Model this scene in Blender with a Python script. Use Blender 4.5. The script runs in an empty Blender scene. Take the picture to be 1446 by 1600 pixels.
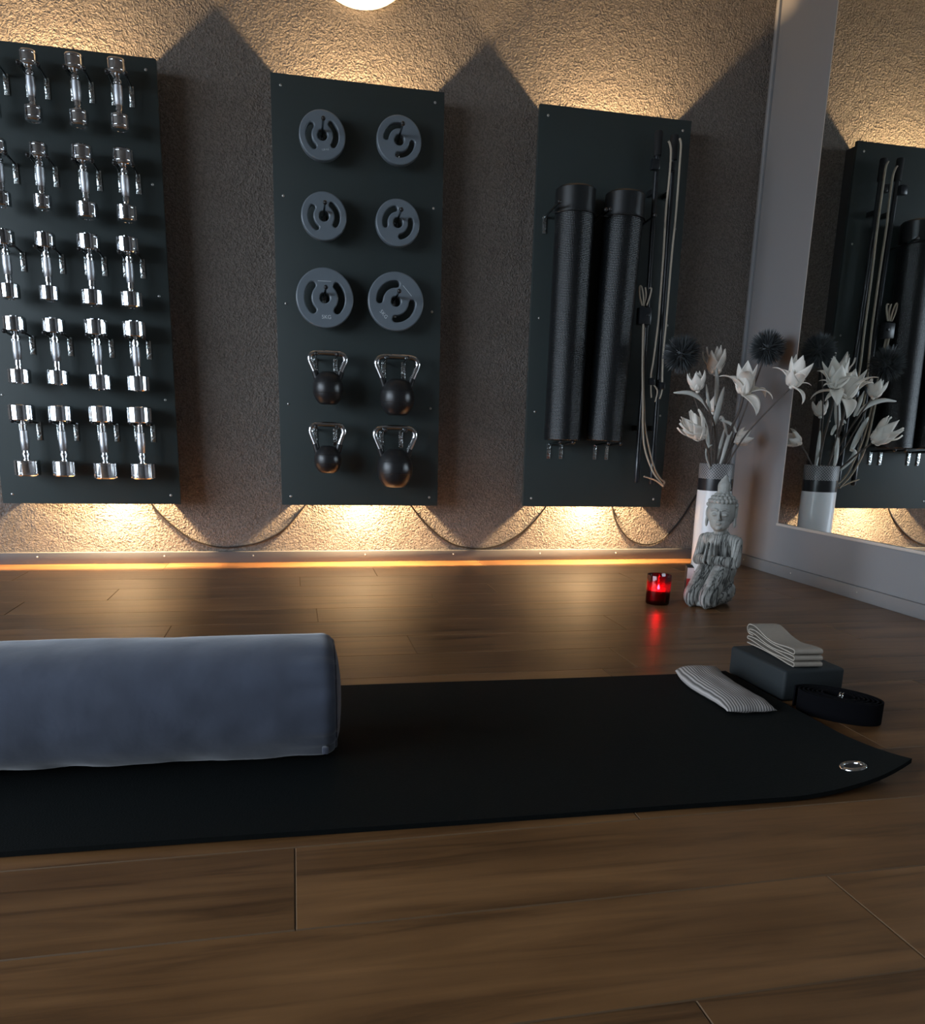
import bpy, bmesh, math, random
from mathutils import Matrix, Vector, noise

random.seed(7)
SC = bpy.context.scene
COL = SC.collection
PI = math.pi

# ------------------------------------------------------------------ camera
F_PX, YAW, PITCH, ROLL = 1229.7, 0.2141, -0.2302, 0.0256
cam_data = bpy.data.cameras.new('camera')
cam = bpy.data.objects.new('camera', cam_data)
COL.objects.link(cam)
fw = Vector((math.sin(YAW) * math.cos(PITCH), math.cos(YAW) * math.cos(PITCH), math.sin(PITCH)))
rt = Vector((math.cos(YAW), -math.sin(YAW), 0))
up = rt.cross(fw)
r2 = rt * math.cos(ROLL) + up * math.sin(ROLL)
u2 = up * math.cos(ROLL) - rt * math.sin(ROLL)
m3 = Matrix((r2, u2, -fw)).transposed()
cam.matrix_world = Matrix.Translation((0, -3.6112, 0.6)) @ m3.to_4x4()
cam_data.sensor_fit = 'HORIZONTAL'
cam_data.sensor_width = 36
cam_data.lens = F_PX / 1446 * 36
cam_data.shift_y = 164 / 1446          # the photograph is the upper part of a taller frame
cam_data.clip_start = 0.02
SC.camera = cam

# ------------------------------------------------------------------ exposure, sky, daylight
SC.view_settings.view_transform = 'Standard'
SC.view_settings.look = 'None'
SC.view_settings.gamma = 1
SC.view_settings.use_curve_mapping = False
SC.view_settings.exposure = 0.0
world = bpy.data.worlds.new('sky')
SC.world = world
world.use_nodes = True
bg = world.node_tree.nodes['Background']
bg.inputs['Color'].default_value = (0.74, 0.86, 1.0, 1)
bg.inputs['Strength'].default_value = 12.0

WALL_Y = 0.065          # back wall surface
WALL_X = 2.163          # right wall surface
LEFT_X = -4.2
FRONT_Y = -6.5
CEIL_Z = 2.75
WIN_Y0, WIN_Y1, WIN_Z0, WIN_Z1 = -5.8, -1.1, 0.06, 2.55

portal = bpy.data.lights.new('window_portal', 'AREA')
portal.shape = 'RECTANGLE'
portal.size, portal.size_y = WIN_Z1 - WIN_Z0, WIN_Y1 - WIN_Y0
portal.cycles.is_portal = True
po = bpy.data.objects.new('window_portal', portal)
po.location = (LEFT_X - 0.16, (WIN_Y0 + WIN_Y1) / 2, (WIN_Z0 + WIN_Z1) / 2)
po.rotation_euler = (0, -PI / 2, 0)
COL.objects.link(po)

# ------------------------------------------------------------------ materials
MATS = {}


def newmat(name):
    m = bpy.data.materials.new(name)
    m.use_nodes = True
    nt = m.node_tree
    return m, nt, nt.nodes['Principled BSDF']


def mat(name, col, rough=0.5, metal=0.0, spec=0.5, sheen=0.0, coat=0.0, noise_scale=0, noise_amt=0.0, bump=0.0, bump_scale=200, bump_dist=0.001):
    m, nt, b = newmat(name)
    b.inputs['Base Color'].default_value = (*col, 1)
    b.inputs['Roughness'].default_value = rough
    b.inputs['Metallic'].default_value = metal
    b.inputs['Specular IOR Level'].default_value = spec
    b.inputs['Sheen Weight'].default_value = sheen
    b.inputs['Coat Weight'].default_value = coat
    tc = nt.nodes.new('ShaderNodeTexCoord')
    if noise_scale:
        n = nt.nodes.new('ShaderNodeTexNoise')
        n.inputs['Scale'].default_value = noise_scale
        n.inputs['Detail'].default_value = 5
        nt.links.new(tc.outputs['Object'], n.inputs['Vector'])
        mx = nt.nodes.new('ShaderNodeMix')
        mx.data_type = 'RGBA'
        mx.inputs[6].default_value = (*[c * (1 - noise_amt) for c in col], 1)
        mx.inputs[7].default_value = (*[min(1, c * (1 + noise_amt)) for c in col], 1)
        nt.links.new(n.outputs['Fac'], mx.inputs[0])
        nt.links.new(mx.outputs[2], b.inputs['Base Color'])
    if bump:
        n2 = nt.nodes.new('ShaderNodeTexNoise')
        n2.inputs['Scale'].default_value = bump_scale
        n2.inputs['Detail'].default_value = 3
        nt.links.new(tc.outputs['Object'], n2.inputs['Vector'])
        bp = nt.nodes.new('ShaderNodeBump')
        bp.inputs['Strength'].default_value = bump
        bp.inputs['Distance'].default_value = bump_dist
        nt.links.new(n2.outputs['Fac'], bp.inputs['Height'])
        nt.links.new(bp.outputs['Normal'], b.inputs['Normal'])
    MATS[name] = m
    return m


def stucco():
    m, nt, b = newmat('stucco')
    L = nt.links.new
    tc = nt.nodes.new('ShaderNodeTexCoord')
    mp = nt.nodes.new('ShaderNodeMapping')
    L(tc.outputs['Object'], mp.inputs['Vector'])
    n1 = nt.nodes.new('ShaderNodeTexNoise')
    n1.inputs['Scale'].default_value = 118
    n1.inputs['Detail'].default_value = 2.5
    n1.inputs['Roughness'].default_value = 0.55
    n1.inputs['Distortion'].default_value = 0.6
    L(mp.outputs['Vector'], n1.inputs['Vector'])
    n2 = nt.nodes.new('ShaderNodeTexNoise')
    n2.inputs['Scale'].default_value = 22
    n2.inputs['Detail'].default_value = 2
    L(mp.outputs['Vector'], n2.inputs['Vector'])
    ad = nt.nodes.new('ShaderNodeMath')
    ad.operation = 'MULTIPLY_ADD'
    ad.inputs[1].default_value = 0.6
    L(n2.outputs['Fac'], ad.inputs[0])
    L(n1.outputs['Fac'], ad.inputs[2])
    bp = nt.nodes.new('ShaderNodeBump')
    bp.inputs['Strength'].default_value = 1.0
    bp.inputs['Distance'].default_value = 0.0125
    L(ad.outputs[0], bp.inputs['Height'])
    L(bp.outputs['Normal'], b.inputs['Normal'])
    cr = nt.nodes.new('ShaderNodeValToRGB')
    cr.color_ramp.elements[0].color = (0.135, 0.117, 0.102, 1)
    cr.color_ramp.elements[1].color = (0.215, 0.188, 0.165, 1)
    cr.color_ramp.elements[0].position = 0.35
    cr.color_ramp.elements[1].position = 0.65
    L(n1.outputs['Fac'], cr.inputs[0])
    L(cr.outputs[0], b.inputs['Base Color'])
    b.inputs['Roughness'].default_value = 0.85
    MATS['stucco'] = m


def wood():
    m, nt, b = newmat('wood')
    L = nt.links.new
    tc = nt.nodes.new('ShaderNodeTexCoord')
    oi = nt.nodes.new('ShaderNodeObjectInfo')
    sc = nt.nodes.new('ShaderNodeVectorMath')
    sc.operation = 'MULTIPLY'
    cmb = nt.nodes.new('ShaderNodeCombineXYZ')
    for i, k in enumerate((37.0, 61.0, 13.0)):
        mu = nt.nodes.new('ShaderNodeMath')
        mu.operation = 'MULTIPLY'
        mu.inputs[1].default_value = k
        L(oi.outputs['Random'], mu.inputs[0])
        L(mu.outputs[0], cmb.inputs[i])
    add = nt.nodes.new('ShaderNodeVectorMath')
    add.operation = 'ADD'
    L(tc.outputs['Object'], add.inputs[0])
    L(cmb.outputs[0], add.inputs[1])
    L(add.outputs[0], sc.inputs[0])
    sc.inputs[1].default_value = (1.1, 16.0, 1.0)
    n1 = nt.nodes.new('ShaderNodeTexNoise')
    n1.inputs['Scale'].default_value = 1.6
    n1.inputs['Detail'].default_value = 7
    n1.inputs['Roughness'].default_value = 0.62
    n1.inputs['Distortion'].default_value = 0.7
    L(sc.outputs[0], n1.inputs['Vector'])
    sc2 = nt.nodes.new('ShaderNodeVectorMath')
    sc2.operation = 'MULTIPLY'
    sc2.inputs[1].default_value = (3.0, 9.0, 1.0)
    L(add.outputs[0], sc2.inputs[0])
    n2 = nt.nodes.new('ShaderNodeTexNoise')
    n2.inputs['Scale'].default_value = 1.0
    n2.inputs['Detail'].default_value = 3
    L(sc2.outputs[0], n2.inputs['Vector'])
    cr = nt.nodes.new('ShaderNodeValToRGB')
    e = cr.color_ramp.elements
    e[0].position, e[0].color = 0.30, (0.068, 0.031, 0.0115, 1)
    e[1].position, e[1].color = 0.70, (0.232, 0.115, 0.044, 1)
    k = e.new(0.47)
    k.color = (0.164, 0.079, 0.030, 1)
    L(n1.outputs['Fac'], cr.inputs[0])
    mx = nt.nodes.new('ShaderNodeMix')
    mx.data_type = 'RGBA'
    mx.blend_type = 'MULTIPLY'
    cr2 = nt.nodes.new('ShaderNodeValToRGB')
    cr2.color_ramp.elements[0].position, cr2.color_ramp.elements[0].color = 0.33, (0.62, 0.58, 0.52, 1)
    cr2.color_ramp.elements[1].position, cr2.color_ramp.elements[1].color = 0.6, (1, 1, 1, 1)
    L(n2.outputs['Fac'], cr2.inputs[0])
    mx.inputs[0].default_value = 0.8
    L(cr.outputs[0], mx.inputs[6])
    L(cr2.outputs[0], mx.inputs[7])
    hv = nt.nodes.new('ShaderNodeHueSaturation')
    mr = nt.nodes.new('ShaderNodeMapRange')
    mr.inputs[3].default_value = 0.86
    mr.inputs[4].default_value = 1.14
    L(oi.outputs['Random'], mr.inputs[0])
    L(mr.outputs[0], hv.inputs['Value'])
    L(mx.outputs[2], hv.inputs['Color'])
    L(hv.outputs[0], b.inputs['Base Color'])
    bp = nt.nodes.new('ShaderNodeBump')
    bp.inputs['Strength'].default_value = 0.12
    bp.inputs['Distance'].default_value = 0.001
    L(n1.outputs['Fac'], bp.inputs['Height'])
    L(bp.outputs['Normal'], b.inputs['Normal'])
    b.inputs['Roughness'].default_value = 0.33
    b.inputs['Specular IOR Level'].default_value = 0.55
    MATS['wood'] = m


def statue_mat():
    m, nt, b = newmat('weathered_carving')
    L = nt.links.new
    tc = nt.nodes.new('ShaderNodeTexCoord')
    mp = nt.nodes.new('ShaderNodeMapping')
    mp.inputs['Scale'].default_value = (95, 16, 4.0)
    L(tc.outputs['Object'], mp.inputs['Vector'])
    n1 = nt.nodes.new('ShaderNodeTexNoise')
    n1.inputs['Scale'].default_value = 1.0
    n1.inputs['Detail'].default_value = 2
    L(mp.outputs['Vector'], n1.inputs['Vector'])
    n2 = nt.nodes.new('ShaderNodeTexNoise')
    n2.inputs['Scale'].default_value = 28
    n2.inputs['Detail'].default_value = 4
    L(tc.outputs['Object'], n2.inputs['Vector'])
    cr = nt.nodes.new('ShaderNodeValToRGB')
    e = cr.color_ramp.elements
    e[0].position, e[0].color = 0.430, (0.37, 0.37, 0.345, 1)
    e[1].position, e[1].color = 0.525, (0.37, 0.37, 0.345, 1)
    for p_ in (0.468, 0.487):
        k_ = e.new(p_)
        k_.color = (0.050, 0.050, 0.046, 1)
    L(n1.outputs['Fac'], cr.inputs[0])
    mx = nt.nodes.new('ShaderNodeMix')
    mx.data_type = 'RGBA'
    mx.blend_type = 'MULTIPLY'
    mx.inputs[0].default_value = 0.7
    cr2 = nt.nodes.new('ShaderNodeValToRGB')
    cr2.color_ramp.elements[0].position, cr2.color_ramp.elements[0].color = 0.3, (0.5, 0.5, 0.48, 1)
    cr2.color_ramp.elements[1].position, cr2.color_ramp.elements[1].color = 0.65, (1, 1, 1, 1)
    L(n2.outputs['Fac'], cr2.inputs[0])
    L(cr.outputs[0], mx.inputs[6])
    L(cr2.outputs[0], mx.inputs[7])
    # the carved grooves are only on the body, the face and topknot stay smooth
    sx = nt.nodes.new('ShaderNodeSeparateXYZ')
    L(tc.outputs['Object'], sx.inputs[0])
    mr = nt.nodes.new('ShaderNodeMapRange')
    mr.inputs[1].default_value = 0.235
    mr.inputs[2].default_value = 0.285
    mr.inputs[3].default_value = 0.0
    mr.inputs[4].default_value = 1.0
    L(sx.outputs['Z'], mr.inputs[0])
    mx2 = nt.nodes.new('ShaderNodeMix')
    mx2.data_type = 'RGBA'
    mx2.inputs[7].default_value = (0.36, 0.36, 0.335, 1)
    L(mr.outputs[0], mx2.inputs[0])
    L(mx.outputs[2], mx2.inputs[6])
    mx3 = nt.nodes.new('ShaderNodeMix')
    mx3.data_type = 'RGBA'
    mx3.blend_type = 'MULTIPLY'
    mx3.inputs[0].default_value = 0.55
    L(mx2.outputs[2], mx3.inputs[6])
    L(cr2.outputs[0], mx3.inputs[7])
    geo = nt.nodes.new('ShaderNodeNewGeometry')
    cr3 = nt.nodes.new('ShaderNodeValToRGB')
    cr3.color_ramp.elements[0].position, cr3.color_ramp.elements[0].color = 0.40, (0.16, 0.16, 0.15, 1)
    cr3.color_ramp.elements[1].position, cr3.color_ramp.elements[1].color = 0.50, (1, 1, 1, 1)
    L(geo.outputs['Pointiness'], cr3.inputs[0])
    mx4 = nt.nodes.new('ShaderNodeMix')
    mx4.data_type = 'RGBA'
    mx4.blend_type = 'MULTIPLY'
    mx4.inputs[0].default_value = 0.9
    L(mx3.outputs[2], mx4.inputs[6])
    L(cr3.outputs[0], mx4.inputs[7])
    L(mx4.outputs[2], b.inputs['Base Color'])
    bp = nt.nodes.new('ShaderNodeBump')
    bp.inputs['Strength'].default_value = 0.7
    bp.inputs['Distance'].default_value = 0.004
    mh = nt.nodes.new('ShaderNodeMix')
    mh.data_type = 'FLOAT'
    mh.inputs[3].default_value = 0.5
    L(mr.outputs[0], mh.inputs[0])
    L(cr.outputs[0], mh.inputs[2])
    L(mh.outputs[0], bp.inputs['Height'])
    L(bp.outputs['Normal'], b.inputs['Normal'])
    b.inputs['Roughness'].default_value = 0.8
    MATS['carving'] = m


def uv_pattern_mat(name, col_a, col_b, su, sv, kind, rough=0.5, bump=0.6, dist=0.001, spec=0.5):
    """Regular relief from UV (u around, v along, both in metres): dots, diagonal lattice or stripes."""
    m, nt, b = newmat(name)
    L = nt.links.new
    uv = nt.nodes.new('ShaderNodeUVMap')
    sp = nt.nodes.new('ShaderNodeSeparateXYZ')
    L(uv.outputs[0], sp.inputs[0])

    def math_(op, a, bb=None):
        n = nt.nodes.new('ShaderNodeMath')
        n.operation = op
        for i, v in enumerate((a, bb)):
            if v is None:
                continue
            if isinstance(v, (int, float)):
                n.inputs[i].default_value = v
            else:
                L(v, n.inputs[i])
        return n.outputs[0]
    U, V = sp.outputs['X'], sp.outputs['Y']
    if kind == 'dots':
        a = math_('SINE', math_('MULTIPLY', math_('ADD', U, V), su))
        c = math_('SINE', math_('MULTIPLY', math_('SUBTRACT', U, V), sv))
        h = math_('MULTIPLY', a, c)
    elif kind == 'lattice':
        a = math_('ABSOLUTE', math_('SINE', math_('MULTIPLY', math_('ADD', U, V), su)))
        c = math_('ABSOLUTE', math_('SINE', math_('MULTIPLY', math_('SUBTRACT', U, V), sv)))
        h = math_('MINIMUM', a, c)
        h = math_('POWER', h, 0.5)
    else:
        h = math_('SINE', math_('MULTIPLY', U, su))
    h01 = math_('MULTIPLY_ADD', h, 0.5)
    h01.node.inputs[2].default_value = 0.5
    if kind == 'lattice':
        h01 = h
    mx = nt.nodes.new('ShaderNodeMix')
    mx.data_type = 'RGBA'
    mx.inputs[6].default_value = (*col_a, 1)
    mx.inputs[7].default_value = (*col_b, 1)
    L(h01, mx.inputs[0])
    L(mx.outputs[2], b.inputs['Base Color'])
    bp = nt.nodes.new('ShaderNodeBump')
    bp.inputs['Strength'].default_value = bump
    bp.inputs['Distance'].default_value = dist
    L(h01, bp.inputs['Height'])
    L(bp.outputs['Normal'], b.inputs['Normal'])
    b.inputs['Roughness'].default_value = rough
    b.inputs['Specular IOR Level'].default_value = spec
    MATS[name] = m


stucco()
wood()
statue_mat()
mat('smooth_wall', (0.215, 0.207, 0.208), 0.75, bump=0.15, bump_scale=60)
mat('ceiling_paint', (0.26, 0.26, 0.26), 0.9, bump=0.1, bump_scale=80)
mat('dark_wall', (0.09, 0.088, 0.085), 0.9, bump=0.1, bump_scale=80)
mat('baseboard_paint', (0.105, 0.105, 0.108), 0.4, noise_scale=9, noise_amt=0.12)
mat('baseboard_grey', (0.20, 0.193, 0.192), 0.5, noise_scale=9, noise_amt=0.08)
mat('corner_batten', (0.27, 0.28, 0.29), 0.45)
mat('mirror_silver', (0.86, 0.89, 0.88), 0.0, 1.0)
mat('mirror_edge', (0.50, 0.44, 0.39), 0.35)
mat('board', (0.030, 0.041, 0.0405), 0.55, spec=0.4, noise_scale=6, noise_amt=0.10, bump=0.05, bump_scale=300)
mat('batten_dark', (0.05, 0.05, 0.05), 0.8)
mat('screw_steel', (0.50, 0.50, 0.48), 0.35, 0.8, bump=0.1)
mat('chrome', (0.82, 0.83, 0.85), 0.07, 1.0)
mat('hook_chrome', (0.62, 0.66, 0.66), 0.14, 1.0, bump=0.9, bump_scale=90, bump_dist=0.004)
mat('arm_steel', (0.20, 0.23, 0.24), 0.22, 1.0)
mat('knurled_steel', (0.62, 0.63, 0.66), 0.42, 1.0, bump=0.5, bump_scale=900)
mat('black_coat', (0.012, 0.013, 0.014), 0.35)
mat('black_rubber', (0.014, 0.014, 0.015), 0.36, noise_scale=30, noise_amt=0.2)
mat('plate_vinyl', (0.150, 0.180, 0.208), 0.30, noise_scale=20, noise_amt=0.06)
mat('white_print', (0.62, 0.68, 0.72), 0.5)
mat('tan_band', (0.42, 0.36, 0.28), 0.55, noise_scale=60, noise_amt=0.1)
mat('pole_black', (0.015, 0.017, 0.020), 0.28)
mat('foam_black', (0.010, 0.010, 0.011), 0.8)
mat('cable_black', (0.012, 0.010, 0.009), 0.5)
mat('white_cover', (0.62, 0.60, 0.57), 0.45)
mat('velvet', (0.054, 0.066, 0.100), 0.85, sheen=0.38, noise_scale=9, noise_amt=0.42, bump=0.25, bump_scale=30, bump_dist=0.004)
mat('velvet_piping', (0.045, 0.052, 0.078), 0.85, sheen=0.4)
mat('mat_rubber', (0.0040, 0.0055, 0.0055), 0.75, spec=0.11, noise_scale=120, noise_amt=0.25, bump=0.5, bump_scale=350, bump_dist=0.001)
mat('block_foam', (0.0095, 0.0140, 0.0160), 0.75, noise_scale=40, noise_amt=0.12, bump=0.2, bump_scale=400)
mat('belt_black', (0.0025, 0.0025, 0.0035), 0.95, spec=0.08, bump=0.3, bump_scale=500)
mat('linen', (0.31, 0.268, 0.220), 0.85, noise_scale=90, noise_amt=0.08, bump=0.3, bump_scale=600)
mat('petal', (0.80, 0.75, 0.68), 0.6, noise_scale=25, noise_amt=0.07, bump=0.2, bump_scale=60)
mat('leaf_pale', (0.60, 0.60, 0.56), 0.6, noise_scale=25, noise_amt=0.10)
mat('stem_brown', (0.075, 0.058, 0.048), 0.7, noise_scale=60, noise_amt=0.3, bump=0.5, bump_scale=150)
mat('allium_dark', (0.050, 0.056, 0.060), 0.55)
mat('vase_white', (0.80, 0.80, 0.80), 0.18, coat=0.4, noise_scale=12, noise_amt=0.04)
mat('vase_black', (0.015, 0.016, 0.018), 0.3)
uv_pattern_mat('vase_lattice', (0.46, 0.44, 0.43), (0.012, 0.013, 0.016), 240, 240, 'lattice', 0.4, 0.6, 0.001)
uv_pattern_mat('roller_dots', (0.0045, 0.0055, 0.006), (0.0100, 0.0120, 0.014), 480, 480, 'dots', 0.30, 0.9, 0.0011)
uv_pattern_mat('ticking', (0.075, 0.068, 0.062), (0.42, 0.385, 0.36), 1000, 1000, 'stripes', 0.85, 0.15, 0.0008)
mat('roller_plain', (0.010, 0.0115, 0.0125), 0.42)
mat('carton_white', (0.62, 0.58, 0.56), 0.6)
mat('carton_red', (0.50, 0.055, 0.05), 0.6)
mat('carton_dark', (0.035, 0.022, 0.016), 0.7)
mat('wax', (0.85, 0.55, 0.50), 0.4)
MATS['wax'].node_tree.nodes['Principled BSDF'].inputs['Subsurface Weight'].default_value = 1.0
MATS['wax'].node_tree.nodes['Principled BSDF'].inputs['Subsurface Radius'].default_value = (0.03, 0.01, 0.01)
mat('plank_bevel', (0.150, 0.088, 0.042), 0.6)
mat('paving', (0.18, 0.18, 0.17), 0.9)
mat('window_frame', (0.06, 0.06, 0.06), 0.4)


def red_glass():
    m = bpy.data.materials.new('red_glass')
    m.use_nodes = True
    nt = m.node_tree
    nt.nodes.clear()
    out = nt.nodes.new('ShaderNodeOutputMaterial')
    tr = nt.nodes.new('ShaderNodeBsdfTransparent')
    tr.inputs[0].default_value = (0.62, 0.045, 0.10, 1)
    tl = nt.nodes.new('ShaderNodeBsdfTranslucent')
    tl.inputs[0].default_value = (0.75, 0.03, 0.07, 1)
    gl = nt.nodes.new('ShaderNodeBsdfGlossy')
    gl.inputs['Roughness'].default_value = 0.06
    fr = nt.nodes.new('ShaderNodeFresnel')
    fr.inputs[0].default_value = 1.5
    m1 = nt.nodes.new('ShaderNodeMixShader')
    m1.inputs[0].default_value = 0.10
    nt.links.new(tr.outputs[0], m1.inputs[1])
    nt.links.new(tl.outputs[0], m1.inputs[2])
    m2 = nt.nodes.new('ShaderNodeMixShader')
    nt.links.new(fr.outputs[0], m2.inputs[0])
    nt.links.new(m1.outputs[0], m2.inputs[1])
    nt.links.new(gl.outputs[0], m2.inputs[2])
    nt.links.new(m2.outputs[0], out.inputs[0])
    MATS['red_glass'] = m


red_glass()


def flame_mat():
    m, nt, b = newmat('flame')
    b.inputs['Emission Color'].default_value = (1.0, 0.62, 0.30, 1)
    b.inputs['Emission Strength'].default_value = 320
    MATS['flame'] = m


flame_mat()


# ------------------------------------------------------------------ mesh helpers
def mesh_from_bm(name, bm, smooth=None):
    bmesh.ops.recalc_face_normals(bm, faces=bm.faces[:])
    me = bpy.data.meshes.new(name)
    bm.to_mesh(me)
    bm.free()
    if smooth is not None:
        for p in me.polygons:
            p.use_smooth = True
        if smooth < PI:
            me.set_sharp_from_angle(angle=smooth)
    return me


def obj(name, data, m=None, parent=None, loc=None, rot=None):
    if isinstance(data, bmesh.types.BMesh):
        data = mesh_from_bm(name, data, 0.7)
    o = bpy.data.objects.new(name, data)
    COL.objects.link(o)
    if m and data is not None and hasattr(data, 'materials') and len(data.materials) == 0:
        data.materials.append(MATS[m])
    if parent:
        o.parent = parent
    if loc is not None:
        o.location = loc
    if rot is not None:
        o.rotation_euler = rot
    return o


def tag(o, label, cat, group=None):
    o['label'] = label
    o['category'] = cat
    if group:
        o['group'] = group
    return o


def thing(name, label, cat, loc=(0, 0, 0), rz=0.0, group=None):
    o = bpy.data.objects.new(name, None)
    o.empty_display_size = 0.05
    COL.objects.link(o)
    o.location = loc
    o.rotation_euler = (0, 0, rz)
    return tag(o, label, cat, group)


def struct(name, data, m, parent=None, **k):
    o = obj(name, data, m, parent, **k)
    if not parent:
        o['kind'] = 'structure'
    return o


def box(bm, x0, x1, y0, y1, z0, z1, bev=0.0, seg=2):
    r = bmesh.ops.create_cube(bm, size=1)
    vs = r['verts']
    for v in vs:
        v.co = Vector(((x0 + x1) / 2 + v.co.x * (x1 - x0), (y0 + y1) / 2 + v.co.y * (y1 - y0), (z0 + z1) / 2 + v.co.z * (z1 - z0)))
    if bev:
        es = list({e for v in vs for e in v.link_edges})
        bmesh.ops.bevel(bm, geom=es, offset=bev, segments=seg, profile=0.5, affect='EDGES')
    return bm


def BX(*a, **k):
    return box(bmesh.new(), *a, **k)


def ellipsoid(bm, c, r, seg=16, rings=10, rot=None):
    M = Matrix.Translation(c) @ (rot.to_4x4() if rot else Matrix.Identity(4)) @ Matrix.Diagonal((*r, 1))
    bmesh.ops.create_uvsphere(bm, u_segments=seg, v_segments=rings, radius=1, matrix=M)
    return bm


def frame_for(t):
    t = t.normalized()
    a = Vector((0, 0, 1)) if abs(t.z) < 0.9 else Vector((1, 0, 0))
    n = t.cross(a).normalized()
    return n, t.cross(n).normalized()


def tube(bm, pts, rad, seg=10, caps=True, flat=1.0):
    pts = [Vector(p) for p in pts]
    n = len(pts)
    rads = rad if isinstance(rad, (list, tuple)) else [rad] * n
    rings = []
    nn = None
    for i, p in enumerate(pts):
        t = (pts[min(i + 1, n - 1)] - pts[max(i - 1, 0)])
        t.normalize()
        if nn is None:
            nn, bb = frame_for(t)
        else:
            nn = (nn - t * nn.dot(t)).normalized()
            bb = t.cross(nn).normalized()
        rings.append([bm.verts.new(p + nn * (rads[i] * math.cos(2 * PI * k / seg)) + bb * (flat * rads[i] * math.sin(2 * PI * k / seg))) for k in range(seg)])
    for a, b in zip(rings, rings[1:]):
        for k in range(seg):
            bm.faces.new((a[k], a[(k + 1) % seg], b[(k + 1) % seg], b[k]))
    if caps:
        bm.faces.new(rings[0])
        bm.faces.new(rings[-1])
    return bm


def spline(pts, sub=6):
    pts = [Vector(p) for p in pts]
    out = []
    n = len(pts)
    for i in range(n - 1):
        p0, p1, p2, p3 = pts[max(i - 1, 0)], pts[i], pts[i + 1], pts[min(i + 2, n - 1)]
        for k in range(sub):
            t = k / sub
            out.append(0.5 * ((2 * p1) + (p2 - p0) * t + (2 * p0 - 5 * p1 + 4 * p2 - p3) * t * t + (3 * p1 - p0 - 3 * p2 + p3) * t ** 3))
    out.append(pts[-1])
    return out


def lathe(bm, prof, seg=32, c=(0, 0, 0), uv=False):
    """prof: list of (r, z); r = 0 closes the end."""
    c = Vector(c)
    rings = []
    for r, z in prof:
        if r <= 1e-6:
            rings.append([bm.verts.new(c + Vector((0, 0, z)))])
        else:
            rings.append([bm.verts.new(c + Vector((r * math.cos(2 * PI * k / seg), r * math.sin(2 * PI * k / seg), z))) for k in range(seg)])
    lay = bm.loops.layers.uv.verify() if uv else None
    d = 0.0
    for i, (a, b) in enumerate(zip(rings, rings[1:])):
        r0, z0 = prof[i]
        r1, z1 = prof[i + 1]
        d1 = d + math.hypot(r1 - r0, z1 - z0)
        R = max(r0, r1)
        for k in range(seg):
            j = (k + 1) % seg
            if len(a) == 1 and len(b) == 1:
                continue
            if len(a) == 1:
                vs, us = (a[0], b[j], b[k]), ((k, d), (k + 1, d1), (k, d1))
            elif len(b) == 1:
                vs, us = (a[k], a[j], b[0]), ((k, d), (k + 1, d), (k, d1))
            else:
                vs, us = (a[k], a[j], b[j], b[k]), ((k, d), (k + 1, d), (k + 1, d1), (k, d1))
            f = bm.faces.new(vs)
            if uv:
                for lp, (uu, vv) in zip(f.loops, us):
                    lp[lay].uv = (uu / seg * 2 * PI * R, vv)
        d = d1
    return bm


def text_mesh(body, size, extrude=0.0006):
    cu = bpy.data.curves.new('text', 'FONT')
    cu.body = body
    cu.size = size
    cu.align_x = 'CENTER'
    cu.align_y = 'CENTER'
    cu.extrude = extrude
    o = bpy.data.objects.new('text', cu)
    COL.objects.link(o)
    dg = bpy.context.evaluated_depsgraph_get()
    me = bpy.data.meshes.new_from_object(o.evaluated_get(dg))
    bpy.data.objects.remove(o)
    me.materials.clear()
    return me


# ================================================================== SETTING
# floor: dark subfloor, boards one by one where the photo shows them, plain wood beyond
bm = bmesh.new()
PX0, PX1, PY0 = -2.9, 2.150, -3.5388
box(bm, LEFT_X - 0.15, WALL_X + 0.15, FRONT_Y - 0.15, WALL_Y + 0.15, -0.06, -0.013)
floor = struct('floor', bm, 'batten_dark')
fb = bmesh.new()
box(fb, LEFT_X, WALL_X, FRONT_Y, PY0, -0.0129, 0.0)
box(fb, LEFT_X, PX0, PY0, WALL_Y - 0.015, -0.0129, 0.0)
obj('plain_boards', fb, 'wood', floor)
ROWH, ROW0, PLEN = 0.2004, -0.132, 1.41
joints = {-1: 0.86, 0: 0.340, 1: 0.0188, 2: -0.643, 3: 0.504, 4: 0.0685, 5: 1.0347, 6: 0.3258, 7: -0.52, 8: 0.7905,
          9: 0.16, 10: -0.25, 11: 0.535, 12: -0.0098, 13: 0.7286, 14: 0.4187, 15: -0.35, 16: 0.95}
plank_cache = {}


def plank_mesh(L_, W_):
    key = (round(L_, 3), round(W_, 3))
    if key not in plank_cache:
        b = BX(-L_ / 2, L_ / 2, -W_ / 2, W_ / 2, -0.0125, 0.0)
        es = [e for e in b.edges if all(v.co.z > -0.001 for v in e.verts)]
        bmesh.ops.bevel(b, geom=es, offset=0.0016, segments=1, affect='EDGES')
        me = mesh_from_bm('plank', b)
        me.materials.append(MATS['wood'])
        me.materials.append(MATS['plank_bevel'])
        for p in me.polygons:
            if 0.2 < p.normal.z < 0.95:
                p.material_index = 1
        plank_cache[key] = me
    return plank_cache[key]


GAP = 0.0004
for k in range(-1, 17):
    ya = ROW0 - ROWH * k
    yb = ya - ROWH
    if k == -1:
        ya = WALL_Y - 0.002
        yb = ROW0
    x = joints[k]
    while x > PX0:
        x -= PLEN
    while x < PX1:
        xa, xb = max(x, PX0), min(x + PLEN, PX1)
        if xb - xa > 0.02:
            p = obj('plank', plank_mesh(xb - xa - GAP, ya - yb - GAP), None, floor, loc=((xa + xb) / 2, (ya + yb) / 2, 0))
        x += PLEN

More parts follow.
